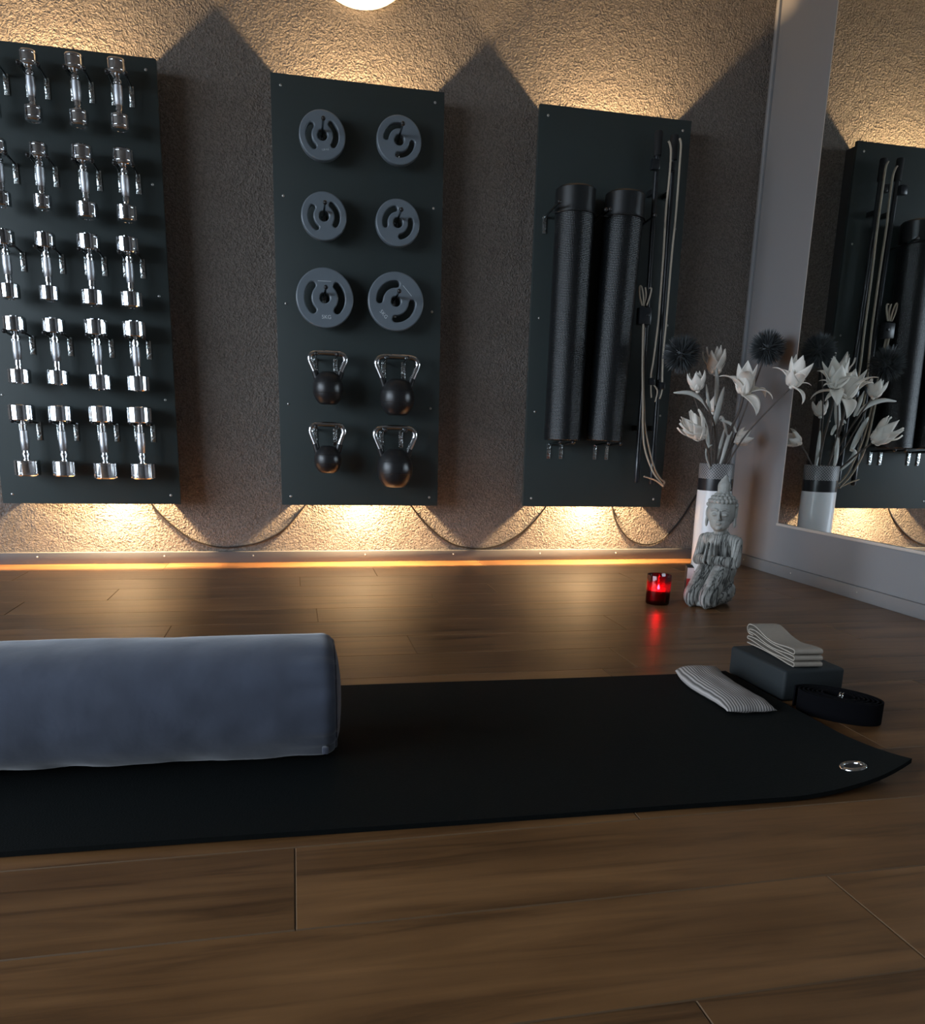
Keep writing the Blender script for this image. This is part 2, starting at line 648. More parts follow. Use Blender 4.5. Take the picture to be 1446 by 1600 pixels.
struct('wall_back', BX(LEFT_X - 0.15, WALL_X + 0.15, WALL_Y, WALL_Y + 0.15, -0.06, CEIL_Z), 'stucco')
struct('wall_right', BX(WALL_X, WALL_X + 0.15, FRONT_Y - 0.15, WALL_Y, -0.06, CEIL_Z), 'smooth_wall')
struct('wall_front', BX(LEFT_X - 0.15, WALL_X, FRONT_Y - 0.15, FRONT_Y, -0.06, CEIL_Z), 'dark_wall')
bm = bmesh.new()
box(bm, LEFT_X - 0.15, LEFT_X, FRONT_Y, WIN_Y0, -0.06, CEIL_Z)
box(bm, LEFT_X - 0.15, LEFT_X, WIN_Y1, WALL_Y, -0.06, CEIL_Z)
box(bm, LEFT_X - 0.15, LEFT_X, WIN_Y0, WIN_Y1, WIN_Z1, CEIL_Z)
box(bm, LEFT_X - 0.15, LEFT_X, WIN_Y0, WIN_Y1, -0.06, WIN_Z0)
struct('wall_left', bm, 'dark_wall')
struct('ceiling', BX(LEFT_X - 0.15, WALL_X + 0.15, FRONT_Y - 0.15, WALL_Y + 0.15, CEIL_Z, CEIL_Z + 0.12), 'ceiling_paint')
# glazed front on the left: three tall window frames
wspan = (WIN_Y1 - WIN_Y0) / 3
for i in range(3):
    a, b_ = WIN_Y0 + wspan * i, WIN_Y0 + wspan * (i + 1)
    bm = bmesh.new()
    fx0, fx1 = LEFT_X - 0.10, LEFT_X - 0.04
    box(bm, fx0, fx1, a, a + 0.06, WIN_Z0, WIN_Z1)
    box(bm, fx0, fx1, b_ - 0.06, b_, WIN_Z0, WIN_Z1)
    box(bm, fx0, fx1, a + 0.06, b_ - 0.06, WIN_Z0, WIN_Z0 + 0.07)
    box(bm, fx0, fx1, a + 0.06, b_ - 0.06, WIN_Z1 - 0.07, WIN_Z1)
    struct('window_%d' % (i + 1), bm, 'window_frame')
struct('ground', BX(-30, LEFT_X - 0.16, -30, 25, -0.12, -0.05), 'paving')

# baseboards with their screws
bbk = struct('baseboard_back', BX(-4.19, WALL_X, 0.050, WALL_Y + 0.001, 0.0, 0.051, bev=0.0025), 'baseboard_paint')
screw_me = mesh_from_bm('screw', lathe(bmesh.new(), [(0, 0.0025), (0.0028, 0.0024), (0.0050, 0.0012), (0.0055, 0.0), (0, 0)], 10), 0.7)
screw_me.materials.append(MATS['screw_steel'])
for x in (-1.085, -0.566, -0.184, 0.323, 0.744, 1.176, 1.574):
    o = obj('screw', screw_me, None, bbk, loc=(x, 0.050, 0.032), rot=(PI / 2, 0, 0))
    o.scale = (0.7, 0.7, 0.7)
bbr = struct('baseboard_right', BX(2.148, WALL_X + 0.001, -6.49, 0.050, 0.0, 0.0525, bev=0.0025), 'baseboard_grey')
for y in (-0.17, -0.55, -0.98, -1.42):
    o = obj('screw', screw_me, None, bbr, loc=(2.148, y, 0.030), rot=(0, -PI / 2, 0))
    o.scale = (0.7, 0.7, 0.7)
# thin batten covering the corner joint
struct('trim_1', BX(2.150, WALL_X + 0.001, 0.020, 0.034, 0.051, CEIL_Z - 0.001, bev=0.002), 'corner_batten')

# ================================================================== MIRROR
mir = thing('wall_mirror', 'large frameless mirror on the smooth grey right wall, above the baseboard', 'mirror', (2.158, -0.40, 0.234))
obj('mirror_glass', BX(0.0, 0.0048, -3.0, 0.0, 0.0, 2.2), 'mirror_silver', mir)
obj('bottom_rail', BX(-0.009, 0.0045, -3.0, 0.001, -0.011, 0.001, bev=0.001), 'mirror_edge', mir)
obj('edge_strip', BX(-0.0008, 0.0045, 0.0002, 0.0028, 0.0, 2.2), 'mirror_edge', mir)

# ================================================================== WALL BOARDS
TB = 0.0522               # front of the boards is at y = -TB
BOARD_Z0, BOARD_Z1 = 0.2712, 1.9495
hook_plate_me = mesh_from_bm('hook', BX(-0.009, 0.009, -0.0035, 0.0, -0.072, 0.0, bev=0.0012), 0.7)
hook_plate_me.materials.append(MATS['hook_chrome'])
arm_cache = {}


def arm_mesh(Ln):
    if Ln not in arm_cache:
        t_ = math.sin(math.radians(4))
        m1 = mesh_from_bm('arm', tube(bmesh.new(), [(0, -0.002, -0.006), (0, -0.05, -0.006 + 0.05 * t_), (0, -Ln, -0.006 + Ln * t_)], 0.0048, 10), 0.7)
        m1.materials.append(MATS['arm_steel'])
        bk = ellipsoid(bmesh.new(), (0, -Ln - 0.004, -0.006 + Ln * t_ + 0.001), (0.0085, 0.009, 0.0085), 12, 8)
        m2 = mesh_from_bm('knob', bk, 0.9)
        m2.materials.append(MATS['black_rubber'])
        arm_cache[Ln] = (m1, m2)
    return arm_cache[Ln]


def hook(board, x, z, Ln=0.165):
    """x, z in world; z is the top of the chrome plate."""
    h = obj('hook', hook_plate_me, None, board, loc=(x - board.location.x, -TB - board.location.y - 0.0002, z - board.location.z))
    a, k = arm_mesh(Ln)
    obj('arm', a, None, h)
    obj('knob', k, None, h)


def make_board(x0, x1, label):
    xc = (x0 + x1) / 2
    b = thing('wall_board', label, 'wall board', (xc, -0.0342, BOARD_Z0))
    w = x1 - x0
    obj('panel', BX(-w / 2, w / 2, -0.018, 0, 0, BOARD_Z1 - BOARD_Z0, bev=0.0012), 'board', b)
    for s in (-1, 1):
        xa = s * (w / 2 - 0.042)
        obj('side_batten', BX(xa - 0.014, xa + 0.014, 0.0003, WALL_Y + 0.0338, 0.004, BOARD_Z1 - BOARD_Z0 - 0.004), 'batten_dark', b)
    for z in (0.309, 0.700, 1.103, 1.512, 1.908):
        for s in (-1, 1):
            obj('screw', screw_me, None, b, loc=(s * (w / 2 - 0.0385), -0.018, z - BOARD_Z0), rot=(PI / 2, 0, 0))
    return b


boardA = make_board(-1.1630, -0.4706, 'dark grey board hung with rows of chrome dumbbells')
boardB = make_board(-0.0492, 0.6430, 'dark grey board hung with grey weight plates and kettlebells')
boardC = make_board(1.0493, 1.7425, 'dark grey board carrying two black foam rollers and exercise sticks')


# lamps hidden behind the boards: one throwing up, one throwing down, a low spot added for the hot core
def board_lamp(name, x, z, upw, power, angle, blend, col, y=0.012):
    l = bpy.data.lights.new(name, 'SPOT')
    l.energy = power
    l.color = col
    l.spot_size = math.radians(angle)
    l.spot_blend = blend
    l.shadow_soft_size = 0.026 if 'core' not in name else 0.012
    o = bpy.data.objects.new(name, l)
    o.location = (x, y, z)
    o.rotation_euler = (PI, 0, 0) if upw else (0, 0, 0)
    COL.objects.link(o)


WARM = (1.0, 0.655, 0.33)
for i, (xu, xd) in enumerate(((-0.84, -0.735), (0.297, 0.312), (1.396, 1.404))):
    board_lamp('board_uplight', xu, BOARD_Z1 - 0.30, True, 150, 150, 0.9, WARM)
    board_lamp('board_downlight', xd, BOARD_Z0 + 0.27, False, 230, 150, 0.9, WARM)
    board_lamp('board_downlight_core', xd, BOARD_Z0 + 0.055, False, 24, 130, 1.0, (1.0, 0.76, 0.46), -0.016)

# ================================================================== DUMBBELLS
ROWN = ('top', 'second', 'third', 'fourth', 'bottom')
COLN = ('leftmost', 'second from left', 'third from left', 'rightmost')
# top z, length, head diameter for the two weights in each row, per row
rows = [
    (1.902, 0.228, 0.060, 0.234, 0.066),
    (1.604, 0.226, 0.062, 0.249, 0.0755),
    (1.298, 0.242, 0.0715, 0.254, 0.0840),
    (0.993, 0.247, 0.0820, 0.265, 0.0900),
    (0.668, 0.275, 0.0955, 0.286, 0.1010),
]
colx = (-1.0335, -0.8945, -0.7405, -0.5985)
DB_Y = -0.127


def dumbbell_parts(Ln, D):
    """z = 0 at the middle of the handle."""
    R = D / 2
    hh = 0.222 * Ln
    z1 = Ln / 2
    z0 = z1 - hh
    hd = lathe(bmesh.new(), [(0, z0), (R - 0.003, z0), (R, z0 + 0.003), (R, z0 + 0.010), (R - 0.0012, z0 + 0.011), (R - 0.0012, z0 + 0.0125), (R, z0 + 0.0135),
                             (R, z1 - 0.0135), (R - 0.0012, z1 - 0.0125), (R - 0.0012, z1 - 0.011), (R, z1 - 0.010), (R, z1 - 0.004), (R - 0.004, z1), (R - 0.012, z1), (R - 0.014, z1 - 0.002), (0, z1 - 0.002)], 40)
    head = mesh_from_bm('head', hd, 0.5)
    hl = z0
    hb = lathe(bmesh.new(), [(0, -hl), (0.0125, -hl), (0.0125, -hl + 0.004), (0.0105, -hl + 0.006), (0.0105, -hl + 0.012), (0.0125, -hl + 0.014), (0.0115, -hl * 0.5), (0.0115, hl * 0.5),
                             (0.0125, hl - 0.014), (0.0105, hl - 0.012), (0.0105, hl - 0.006), (0.0125, hl - 0.004), (0.0125, hl), (0, hl)], 24)
    handle = mesh_from_bm('handle', hb, 0.5)
    gl = hl * 0.52
    gb = lathe(bmesh.new(), [(0.0116, -gl), (0.0140, -gl + 0.002), (0.0160, 0), (0.0150, gl - 0.002), (0.0116, gl)], 24)
    grip = mesh_from_bm('grip', gb, 0.9)
    cz = hl * 0.68
    cb = lathe(bmesh.new(), [(0.0116, cz - 0.005), (0.0155, cz - 0.0045), (0.0155, cz + 0.0045), (0.0116, cz + 0.005)], 24)
    ring = mesh_from_bm('collar', cb, 0.5)
    for m_, n_ in ((head, 'chrome'), (handle, 'chrome'), (grip, 'knurled_steel'), (ring, 'chrome')):
        m_.materials.append(MATS[n_])
    return head, handle, grip, ring, hh


for r, (zt, La, Da, Lb, Db) in enumerate(rows):
    pa, pb = dumbbell_parts(La, Da), dumbbell_parts(Lb, Db)
    for c in range(4):
        parts, Ln = (pa, La) if c < 2 else (pb, Lb)
        head, handle, grip, ring, hh = parts
        x = colx[c] + (0.002 if r % 2 else -0.002)
        zc = zt - (0.004 if c < 2 else 0) - Ln / 2
        lab = '%s chrome dumbbell in the %s row of the left board' % (COLN[c], ROWN[r])
        d = thing('dumbbell', lab, 'dumbbell', (x, DB_Y, zc - Ln / 2), random.uniform(0, 6), 'chrome dumbbells on the left board')
        d.rotation_euler[0] = random.uniform(-0.006, 0.006)
        d.rotation_euler[1] = random.uniform(-0.012, 0.012)
        obj('head', head, None, d, loc=(0, 0, Ln / 2))
        obj('head', head, None, d, loc=(0, 0, Ln / 2), rot=(PI, 0, 0))
        obj('handle', handle, None, d, loc=(0, 0, Ln / 2))
        obj('grip', grip, None, d, loc=(0, 0, Ln / 2))
        obj('collar', ring, None, d, loc=(0, 0, Ln / 2), rot=(0 if r < 4 else PI, 0, 0))
        za = zc + Ln / 2 - hh - 0.0045
        for s in (-1, 1):
            hook(boardA, x + s * 0.032 + 0.004, za, 0.105)

# ================================================================== WEIGHT PLATES
def plate_mesh(R, th, hole):
    cu = bpy.data.curves.new('plate', 'CURVE')
    cu.dimensions = '2D'
    cu.fill_mode = 'BOTH'

    def poly(pts):
        s = cu.splines.new('POLY')
        s.points.add(len(pts) - 1)
        for q, (a, b) in zip(s.points, pts):
            q.co = (a, b, 0, 1)
        s.use_cyclic_u = True
    N = 72
    bev = 0.0055
    Ro = R - bev
    poly([(Ro * math.cos(2 * PI * k / N), Ro * math.sin(2 * PI * k / N)) for k in range(N)])
    ho = hole + bev
    poly([(ho * math.cos(-2 * PI * k / 28), ho * math.sin(-2 * PI * k / 28)) for k in range(28)])
    rm, hw, span = 0.585 * R, 0.130 * R + bev * 0.8, math.radians(44)
    for a0 in (0, PI):
        pts = []
        for k in range(15):
            a = a0 - span + 2 * span * k / 14
            pts.append(((rm + hw) * math.cos(a), (rm + hw) * math.sin(a)))
        for k in range(1, 8):
            a = a0 + span
            q = PI * k / 8
            pts.append((rm * math.cos(a) + hw * math.cos(a + q), rm * math.sin(a) + hw * math.sin(a + q)))
        for k in range(15):
            a = a0 + span - 2 * span * k / 14
            pts.append(((rm - hw) * math.cos(a), (rm - hw) * math.sin(a)))
        for k in range(1, 8):
            a = a0 - span
            q = PI + PI * k / 8
            pts.append((rm * math.cos(a) + hw * math.cos(a + q), rm * math.sin(a) + hw * math.sin(a + q)))
        poly(pts[::-1])
    cu.extrude = th / 2 - bev
    cu.bevel_depth = bev
    cu.bevel_resolution = 3
    o = bpy.data.objects.new('plate', cu)
    COL.objects.link(o)
    dg = bpy.context.evaluated_depsgraph_get()
    me = bpy.data.meshes.new_from_object(o.evaluated_get(dg))
    bpy.data.objects.remove(o)
    me.materials.clear()
    me.materials.append(MATS['plate_vinyl'])
    for p in me.polygons:
        p.use_smooth = True
    me.set_sharp_from_angle(angle=0.9)
    return me


plate_s, plate_l = plate_mesh(0.0905, 0.036, 0.0195), plate_mesh(0.1165, 0.036, 0.0205)
txt5 = text_mesh('5KG', 0.021)
txt5.materials.append(MATS['white_print'])
txt1 = text_mesh('1,25 KG', 0.0085)
txt1.materials.append(MATS['white_print'])
bmL = BX(-0.027, 0.027, -0.0009, 0.0009, -0.0006, 0.0006)
linem = mesh_from_bm('marking_line', bmL)
linem.materials.append(MATS['white_print'])
plates = [
    (0.1452, 1.7237, 0, 7.5, 'small grey weight plate at the upper left of the middle board, slots upright'),
    (0.4493, 1.7342, 0, -51, 'small grey weight plate at the upper right of the middle board, slots tilted'),
    (0.1474, 1.4317, 0, 11, 'small grey weight plate in the second row left of the middle board'),
    (0.4457, 1.4293, 0, -32, 'small grey weight plate in the second row right of the middle board'),
    (0.1462, 1.1232, 1, 1, 'large grey 5KG weight plate with upright lettering, left of its twin'),
    (0.4395, 1.1260, 1, -47, 'large grey 5KG weight plate hanging rotated so the lettering is tilted'),
]
for i, (x, z, big, rot, lab) in enumerate(plates):
    t = thing('weight_plate', lab, 'weight plate', (x, -0.108, z), 0, 'grey weight plates on the middle board')
    t.rotation_euler = (PI / 2, 0, 0)
    o = obj('disc', plate_l if big else plate_s, None, t, rot=(0, 0, math.radians(rot)))
    R = 0.1165 if big else 0.0905
    if big:
        obj('weight_marking', txt5, None, o, loc=(0.004, -0.64 * R, 0.0183))
        obj('weight_marking_line', linem, None, o, loc=(0, 0.55 * R, 0.0183))
    elif i == 0:
        obj('weight_marking', txt1, None, o, loc=(0.004, -0.58 * R, 0.0183))
    hole = 0.0205 if big else 0.0195
    hook(boardB, x, z + hole - 0.0038, 0.175)

# ================================================================== KETTLEBELLS
def kettlebell(label, x, z_top, hw, zb, bw, bell_top):
    y = -0.142
    k = thing('kettlebell', label, 'kettlebell', (x, y, zb), 0, 'kettlebells on the middle board')
    R = bw / 2
    Hb = bell_top - zb + 0.006
    a0, a1 = math.asin(-0.86), math.radians(66)
    Rz = Hb / (0.86 + math.sin(a1))
    prof = [(0, 0.0), (R * math.cos(a0) - 0.004, 0.0)]
    for i in range(19):
        a = a0 + (a1 - a0) * i / 18
        prof.append((R * math.cos(a), Rz * (math.sin(a) + 0.86) + (0.0015 if i == 0 else 0)))
    prof.append((0, Hb + 0.002))
    obj('bell', mesh_from_bm('bell', lathe(bmesh.new(), prof, 40), 0.9), 'black_rubber', k)
    for zz in (0.36, 0.68):
        rr = R * math.sqrt(max(0.05, 1 - (Hb * zz / Rz - 0.86) ** 2))
        obj('groove_ring', lathe(bmesh.new(), [(rr - 0.002, Hb * zz - 0.002), (rr + 0.0008, Hb * zz), (rr - 0.002, Hb * zz + 0.002)], 40), 'black_coat', k)
    top = z_top - zb
    r = 0.0112
    W = hw / 2 - r
    base = Hb * 0.80
    hgt = top - r - base
    half = [(0.60, 0.0), (0.72, 0.25), (0.87, 0.50), (0.975, 0.68), (0.985, 0.80), (0.90, 0.915), (0.73, 0.975), (0.42, 0.995)]
    pts = [(-W * a, 0, base + hgt * b) for a, b in half] + [(0, 0, base + hgt)] + [(W * a, 0, base + hgt * b) for a, b in half[::-1]]
    obj('handle', tube(bmesh.new(), spline(pts, 6), r, 16), 'chrome', k)
    for s in (-1, 1):
        obj('handle_sleeve', tube(bmesh.new(), [(s * W * 0.58, 0, base - 0.006), (s * W * 0.735, 0, base + hgt * 0.28)], r + 0.0025, 16), 'black_rubber', k)
    for s in (-1, 1):
        hook(boardB, x + s * 0.043 - 0.006, z_top - 2 * r - 0.0035, 0.15)


kettlebell('smaller black kettlebell with chrome handle in the upper kettlebell row', 0.1530, 0.9179, 0.170, 0.7003, 0.128, 0.826)
kettlebell('larger black kettlebell with chrome handle in the upper kettlebell row', 0.4440, 0.9155, 0.200, 0.6642, 0.147, 0.808)
kettlebell('smallest black kettlebell, below left on the middle board', 0.1480, 0.6296, 0.162, 0.4165, 0.116, 0.524)
kettlebell('largest black kettlebell, below right on the middle board', 0.4360, 0.6239, 0.198, 0.3600, 0.156, 0.516)

# ================================================================== FOAM ROLLERS
def roller(label, x, z0, x_top, z1):
    Ln = z1 - z0
    t = thing('foam_roller', label, 'foam roller', (x, -0.142, z0), 0, 'foam rollers on the right board')
    t.rotation_euler = (0, math.atan2(x_top - x, Ln), 0)
    R = 0.0825
    split = Ln - 0.105
    obj('textured_barrel', lathe(bmesh.new(), [(0, 0.0), (R - 0.004, 0.0), (R, 0.004), (R, split)], 64, uv=True), 'roller_dots', t)
    obj('smooth_end', lathe(bmesh.new(), [(R, split), (R + 0.0025, split + 0.002), (R + 0.0025, Ln - 0.008), (R - 0.005, Ln), (R - 0.030, Ln), (R - 0.034, Ln - 0.004), (0, Ln - 0.004)], 64), 'roller_plain', t)


roller('left black foam roller standing on the hooks of the right board', 1.194, 0.577, 1.197, 1.612)
roller('right black foam roller leaning slightly, beside the exercise sticks', 1.392, 0.577, 1.421, 1.610)
for x in (1.161, 1.220, 1.387, 1.446):
    hook(boardC, x, 0.5630, 0.16)
for x, z in ((1.0925, 1.520), (1.2960, 1.505), (1.3140, 1.508), (1.5150, 1.500)):
    hook(boardC, x, z, 0.19)
# elastic cord across the front of both rollers, between the hook tips
cp = []
for cx, a0, a1 in ((1.197, 200, 340), (1.418, 200, 340)):
    for k in range(13):
        a = math.radians(a0 + (a1 - a0) * k / 12)
        cp.append((cx + 0.0885 * math.cos(a) - 1.3959, -0.142 + 0.0342 + 0.0885 * math.sin(a), 1.508 - BOARD_Z0))
cp = [(1.0935 - 1.3959, -0.15 + 0.0342, 1.512 - BOARD_Z0)] + cp + [(1.515 - 1.3959, -0.15 + 0.0342, 1.500 - BOARD_Z0)]
obj('retaining_cord', tube(bmesh.new(), cp, 0.0030, 8), 'black_coat', boardC)

# ================================================================== EXERCISE STICKS WITH BANDS
def stick(label, xt, zt, xb, zb, y, clips):
    t = thing('exercise_stick', label, 'exercise stick', (xb, y, zb), 0, 'exercise sticks on the right board')

    def at(f, dx=0, dy=0):
        return (dx + (xt - xb) * f, dy, (zt - zb) * f)
    obj('pole', tube(bmesh.new(), [at(0.0), at(1.0)], 0.0112, 14), 'pole_black', t)
    obj('grip', tube(bmesh.new(), [at(0.935), at(0.94), at(0.996), at(1.0)], [0.0155, 0.0170, 0.0170, 0.015], 16), 'foam_black', t)
    obj('grip', tube(bmesh.new(), [at(0.07), at(0.075), at(0.235), at(0.24)], [0.0115, 0.0122, 0.0122, 0.0115], 16), 'pole_black', t)
    obj('end_cap', tube(bmesh.new(), [at(-0.004), at(0.0), at(0.078), at(0.08)], [0.010, 0.0128, 0.0128, 0.0115], 16), 'pole_black', t)
    return t


def band(t, name, pts, y, r=0.0060, flat=0.7):
    L0 = t.location
    obj(name, tube(bmesh.new(), spline([(p[0] - L0.x, (p[2] if len(p) > 2 else y) - L0.y, p[1] - L0.z) for p in pts], 5), r, 8, flat=flat), 'tan_band', t)


def clip(t, x, y, z, sx, sy, sz):
    L0 = t.location
    b = BX(x - sx - L0.x, x + sx - L0.x, y - sy - L0.y, y + sy - L0.y, z - sz - L0.z, z + sz - L0.z, bev=0.004)
    obj('clip', b, 'pole_black', t)


s1 = stick('black exercise stick with tan bands looped over its middle, next to the right roller', 1.561, 1.870, 1.5775, 0.397, -0.122, 0)
s2 = stick('black exercise stick nearest the right edge of the right board', 1.640, 1.865, 1.659, 0.389, -0.112, 0)
# bands of the left stick: three short loops above the clip, then down to the foot loop at the bottom
band(s1, 'band_loop', [(1.523, 1.163), (1.509, 1.200), (1.505, 1.238), (1.514, 1.240), (1.526, 1.200), (1.530, 1.163)], -0.165, 0.0050)
band(s1, 'band_loop', [(1.532, 1.163), (1.540, 1.205), (1.534, 1.240)], -0.160, 0.0050)
band(s1, 'band_loop', [(1.544, 1.164), (1.556, 1.200), (1.561, 1.234), (1.552, 1.238)], -0.165, 0.0050)
clip(s1, 1.536, -0.162, 1.120, 0.029, 0.016, 0.036)
obj('clip_button', BX(1.540 - 1.5775, 1.554 - 1.5775, -0.060, -0.054, 0.720, 0.734, bev=0.003), 'pole_black', s1)
band(s1, 'band', [(1.531, 1.09), (1.540, 0.943), (1.549, 0.833), (1.560, 0.721), (1.564, 0.665), (1.583, 0.551), (1.630, 0.450), (1.672, 0.401), (1.690, 0.380)], -0.172)
band(s1, 'band', [(1.538, 1.09), (1.548, 0.943), (1.558, 0.833), (1.571, 0.721), (1.577, 0.665), (1.599, 0.580), (1.641, 0.465), (1.678, 0.413), (1.699, 0.398), (1.690, 0.380)], -0.163)
band(s1, 'foot_loop', [(1.692, 0.379, -0.165), (1.646, 0.406, -0.178), (1.590, 0.423, -0.172)], -0.172, 0.0075, 0.45)
clip(s1, 1.545, -0.142, 1.733, 0.018, 0.014, 0.021)
# bands of the right stick
band(s2, 'band', [(1.595, 1.827), (1.603, 1.815), (1.611, 1.780), (1.612, 1.680), (1.608, 1.554), (1.612, 1.375), (1.612, 1.110), (1.604, 0.946), (1.597, 0.877), (1.600, 0.852)], -0.150)
band(s2, 'band', [(1.645, 1.842), (1.654, 1.815), (1.655, 1.734), (1.656, 1.558), (1.652, 1.377), (1.651, 1.112), (1.648, 0.975), (1.650, 0.915), (1.655, 0.840)], -0.150)
clip(s2, 1.602, -0.150, 0.846, 0.013, 0.011, 0.016)
clip(s2, 1.654, -0.150, 0.829, 0.013, 0.011, 0.016)
band(s2, 'band_loop', [(1.599, 0.833), (1.602, 0.80), (1.606, 0.776)], -0.152, 0.0048)
band(s2, 'band_loop', [(1.612, 0.832), (1.633, 0.806), (1.626, 0.757)], -0.152, 0.0048)
band(s2, 'band_loop', [(1.656, 0.815), (1.653, 0.79), (1.647, 0.772)], -0.152, 0.0048)
clip(s2, 1.628, -0.135, 1.735, 0.012, 0.012, 0.018)
for x, z, yy in ((1.5635, 1.640, -0.122), (1.5745, 0.640, -0.122), (1.6430, 1.640, -0.112), (1.6556, 0.640, -0.112)):
    L0 = boardC.location
    obj('stick_clip', BX(x - 0.009 - L0.x, x + 0.009 - L0.x, yy + 0.0125 - L0.y, -TB - 0.0003 - L0.y, z - 0.012 - L0.z, z + 0.012 - L0.z, bev=0.003), 'black_coat', boardC)

# ================================================================== CABLES AND ROUND WALL LAMP
def cable(label, pts):
    y = WALL_Y - 0.0045
    o = obj('cable', tube(bmesh.new(), spline([(a, (0.045 if i in (0, len(pts) - 1) else y), b) for i, (a, b) in enumerate(pts)], 8), 0.0038, 8), 'cable_black')
    tag(o, label, 'cable', 'cables hanging below the wall boards')


cable('black cable sagging between the dumbbell board and the plate board', [(-0.625, 0.295), (-0.609, 0.265), (-0.575, 0.219), (-0.524, 0.165), (-0.446, 0.105), (-0.338, 0.070), (-0.241, 0.073), (-0.142, 0.096), (-0.041, 0.154), (0.046, 0.253), (0.060, 0.285)])
cable('black cable sagging between the plate board and the roller board', [(0.520, 0.290), (0.545, 0.252), (0.601, 0.184), (0.685, 0.111), (0.763, 0.071), (0.868, 0.057), (0.969, 0.073), (1.063, 0.122), (1.141, 0.188), (1.193, 0.253), (1.210, 0.290)])
cable('black cable running from the roller board to the corner behind the vase', [(1.537, 0.290), (1.543, 0.258), (1.564, 0.195), (1.610, 0.131), (1.664, 0.089), (1.742, 0.072), (1.820, 0.098), (1.900, 0.179), (1.961, 0.276), (1.997, 0.334), (2.020, 0.385)])
sk = thing('corner_box', 'small dark socket box in the corner behind the vase', 'cuboid', (2.062, WALL_Y, 0.345))  # plain dark box where the last cable ends
obj('casing', BX(-0.045, 0.045, -0.048, -0.0003, -0.05, 0.075, bev=0.005), 'pole_black', sk)
obj('face', BX(-0.030, 0.030, -0.051, -0.048, -0.02, 0.045, bev=0.001), 'black_coat', sk)

rl = thing('wall_lamp', 'round white wall lamp high above the middle board, cut by the top of the picture', 'lamp', (0.310, WALL_Y, 2.478))
rl.rotation_euler = (PI / 2, 0, 0)
obj('shade', lathe(bmesh.new(), [(0.226, 0.004), (0.228, 0.020), (0.222, 0.032), (0.195, 0.048), (0.14, 0.060), (0.07, 0.066), (0, 0.068)], 64), 'white_cover', rl)
obj('base_ring', lathe(bmesh.new(), [(0, 0.0003), (0.215, 0.0003), (0.215, 0.006), (0, 0.006)], 48), 'white_cover', rl)

# ================================================================== VASE
VX, VY = 1.888, -0.29
vase = thing('vase', 'tall cylindrical vase, white below and black latticed above, in the corner', 'vase', (VX, VY, 0))
obj('white_body', lathe(bmesh.new(), [(0, 0.0), (0.070, 0.0), (0.075, 0.006), (0.077, 0.2), (0.077, 0.372)], 48), 'vase_white', vase)
obj('black_band', lathe(bmesh.new(), [(0.0772, 0.372), (0.0774, 0.374), (0.0774, 0.425)], 48), 'vase_black', vase)
obj('lattice_rim', lathe(bmesh.new(), [(0.0774, 0.425), (0.0774, 0.489), (0.075, 0.492), (0.071, 0.489), (0.070, 0.40), (0, 0.40)], 48, uv=True), 'vase_lattice', vase)


# ================================================================== FLOWERS
def petal_mesh(name, Ln, W, a0, a1, cup=0.25, pow_=0.8, wave=0.0, r0=0.006):
    """Petal in the XZ plane: starts r0 off the axis, leaning a0 from the axis, ending at a1."""
    bm = bmesh.new()
    NL, NW = 12, 6
    p = Vector((r0, 0, 0))
    rows_ = []
    for i in range(NL + 1):
        s = i / NL
        a = math.radians(a0 + (a1 - a0) * (s ** 1.6))
        d = Vector((math.sin(a), 0, math.cos(a)))
        nrm = Vector((math.cos(a), 0, -math.sin(a)))
        w = W * 0.5 * (math.sin(PI * min(1, (0.12 + 0.88 * s) ** pow_))) + 0.0006
        row = []
        for j in range(NW + 1):
            t = -1 + 2 * j / NW
            off = -cup * w * (t * t) + wave * math.sin(s * 9 + t * 2)
            row.append(bm.verts.new(p + Vector((0, t * w, 0)) + nrm * off))
        rows_.append(row)
        p = p + d * (Ln / NL)
    for a, b in zip(rows_, rows_[1:]):
        for j in range(NW):
            bm.faces.new((a[j], a[j + 1], b[j + 1], b[j]))
    me = mesh_from_bm(name, bm, PI)
    me.materials.append(MATS['petal'])
    return me


def solid(o, th=0.0014):
    md = o.modifiers.new('thickness', 'SOLIDIFY')
    md.thickness = th
    md.offset = 0
    return o


def leaf(root, pts, w, twist=0.0, up_hint=(0, 0, 1)):
    """Strap leaf along pts (world)."""
    P = spline([Vector(p) - root.location for p in pts], 5)
    bm = bmesh.new()
    n = len(P)
    prev = None
    for i, p in enumerate(P):
        t = (P[min(i + 1, n - 1)] - P[max(i - 1, 0)]).normalized()
        side = t.cross(Vector((0.25, -1, 0.3))).normalized()
        side = Matrix.Rotation(twist * i / n, 3, t) @ side
        nr = t.cross(side)
        s = i / (n - 1)
        ww = w * 0.5 * max(0.04, math.sin(PI * (0.10 + 0.88 * s)) ** 0.7)
        row = [bm.verts.new(p + side * ww + nr * 0.12 * ww), bm.verts.new(p - nr * 0.2 * ww), bm.verts.new(p - side * ww + nr * 0.12 * ww)]
        if prev:
            for j in range(2):
                bm.faces.new((prev[j], prev[j + 1], row[j + 1], row[j]))
        prev = row
    me = mesh_from_bm('leaf', bm, PI)
    return solid(obj('leaf', me, 'leaf_pale', root), 0.0016)


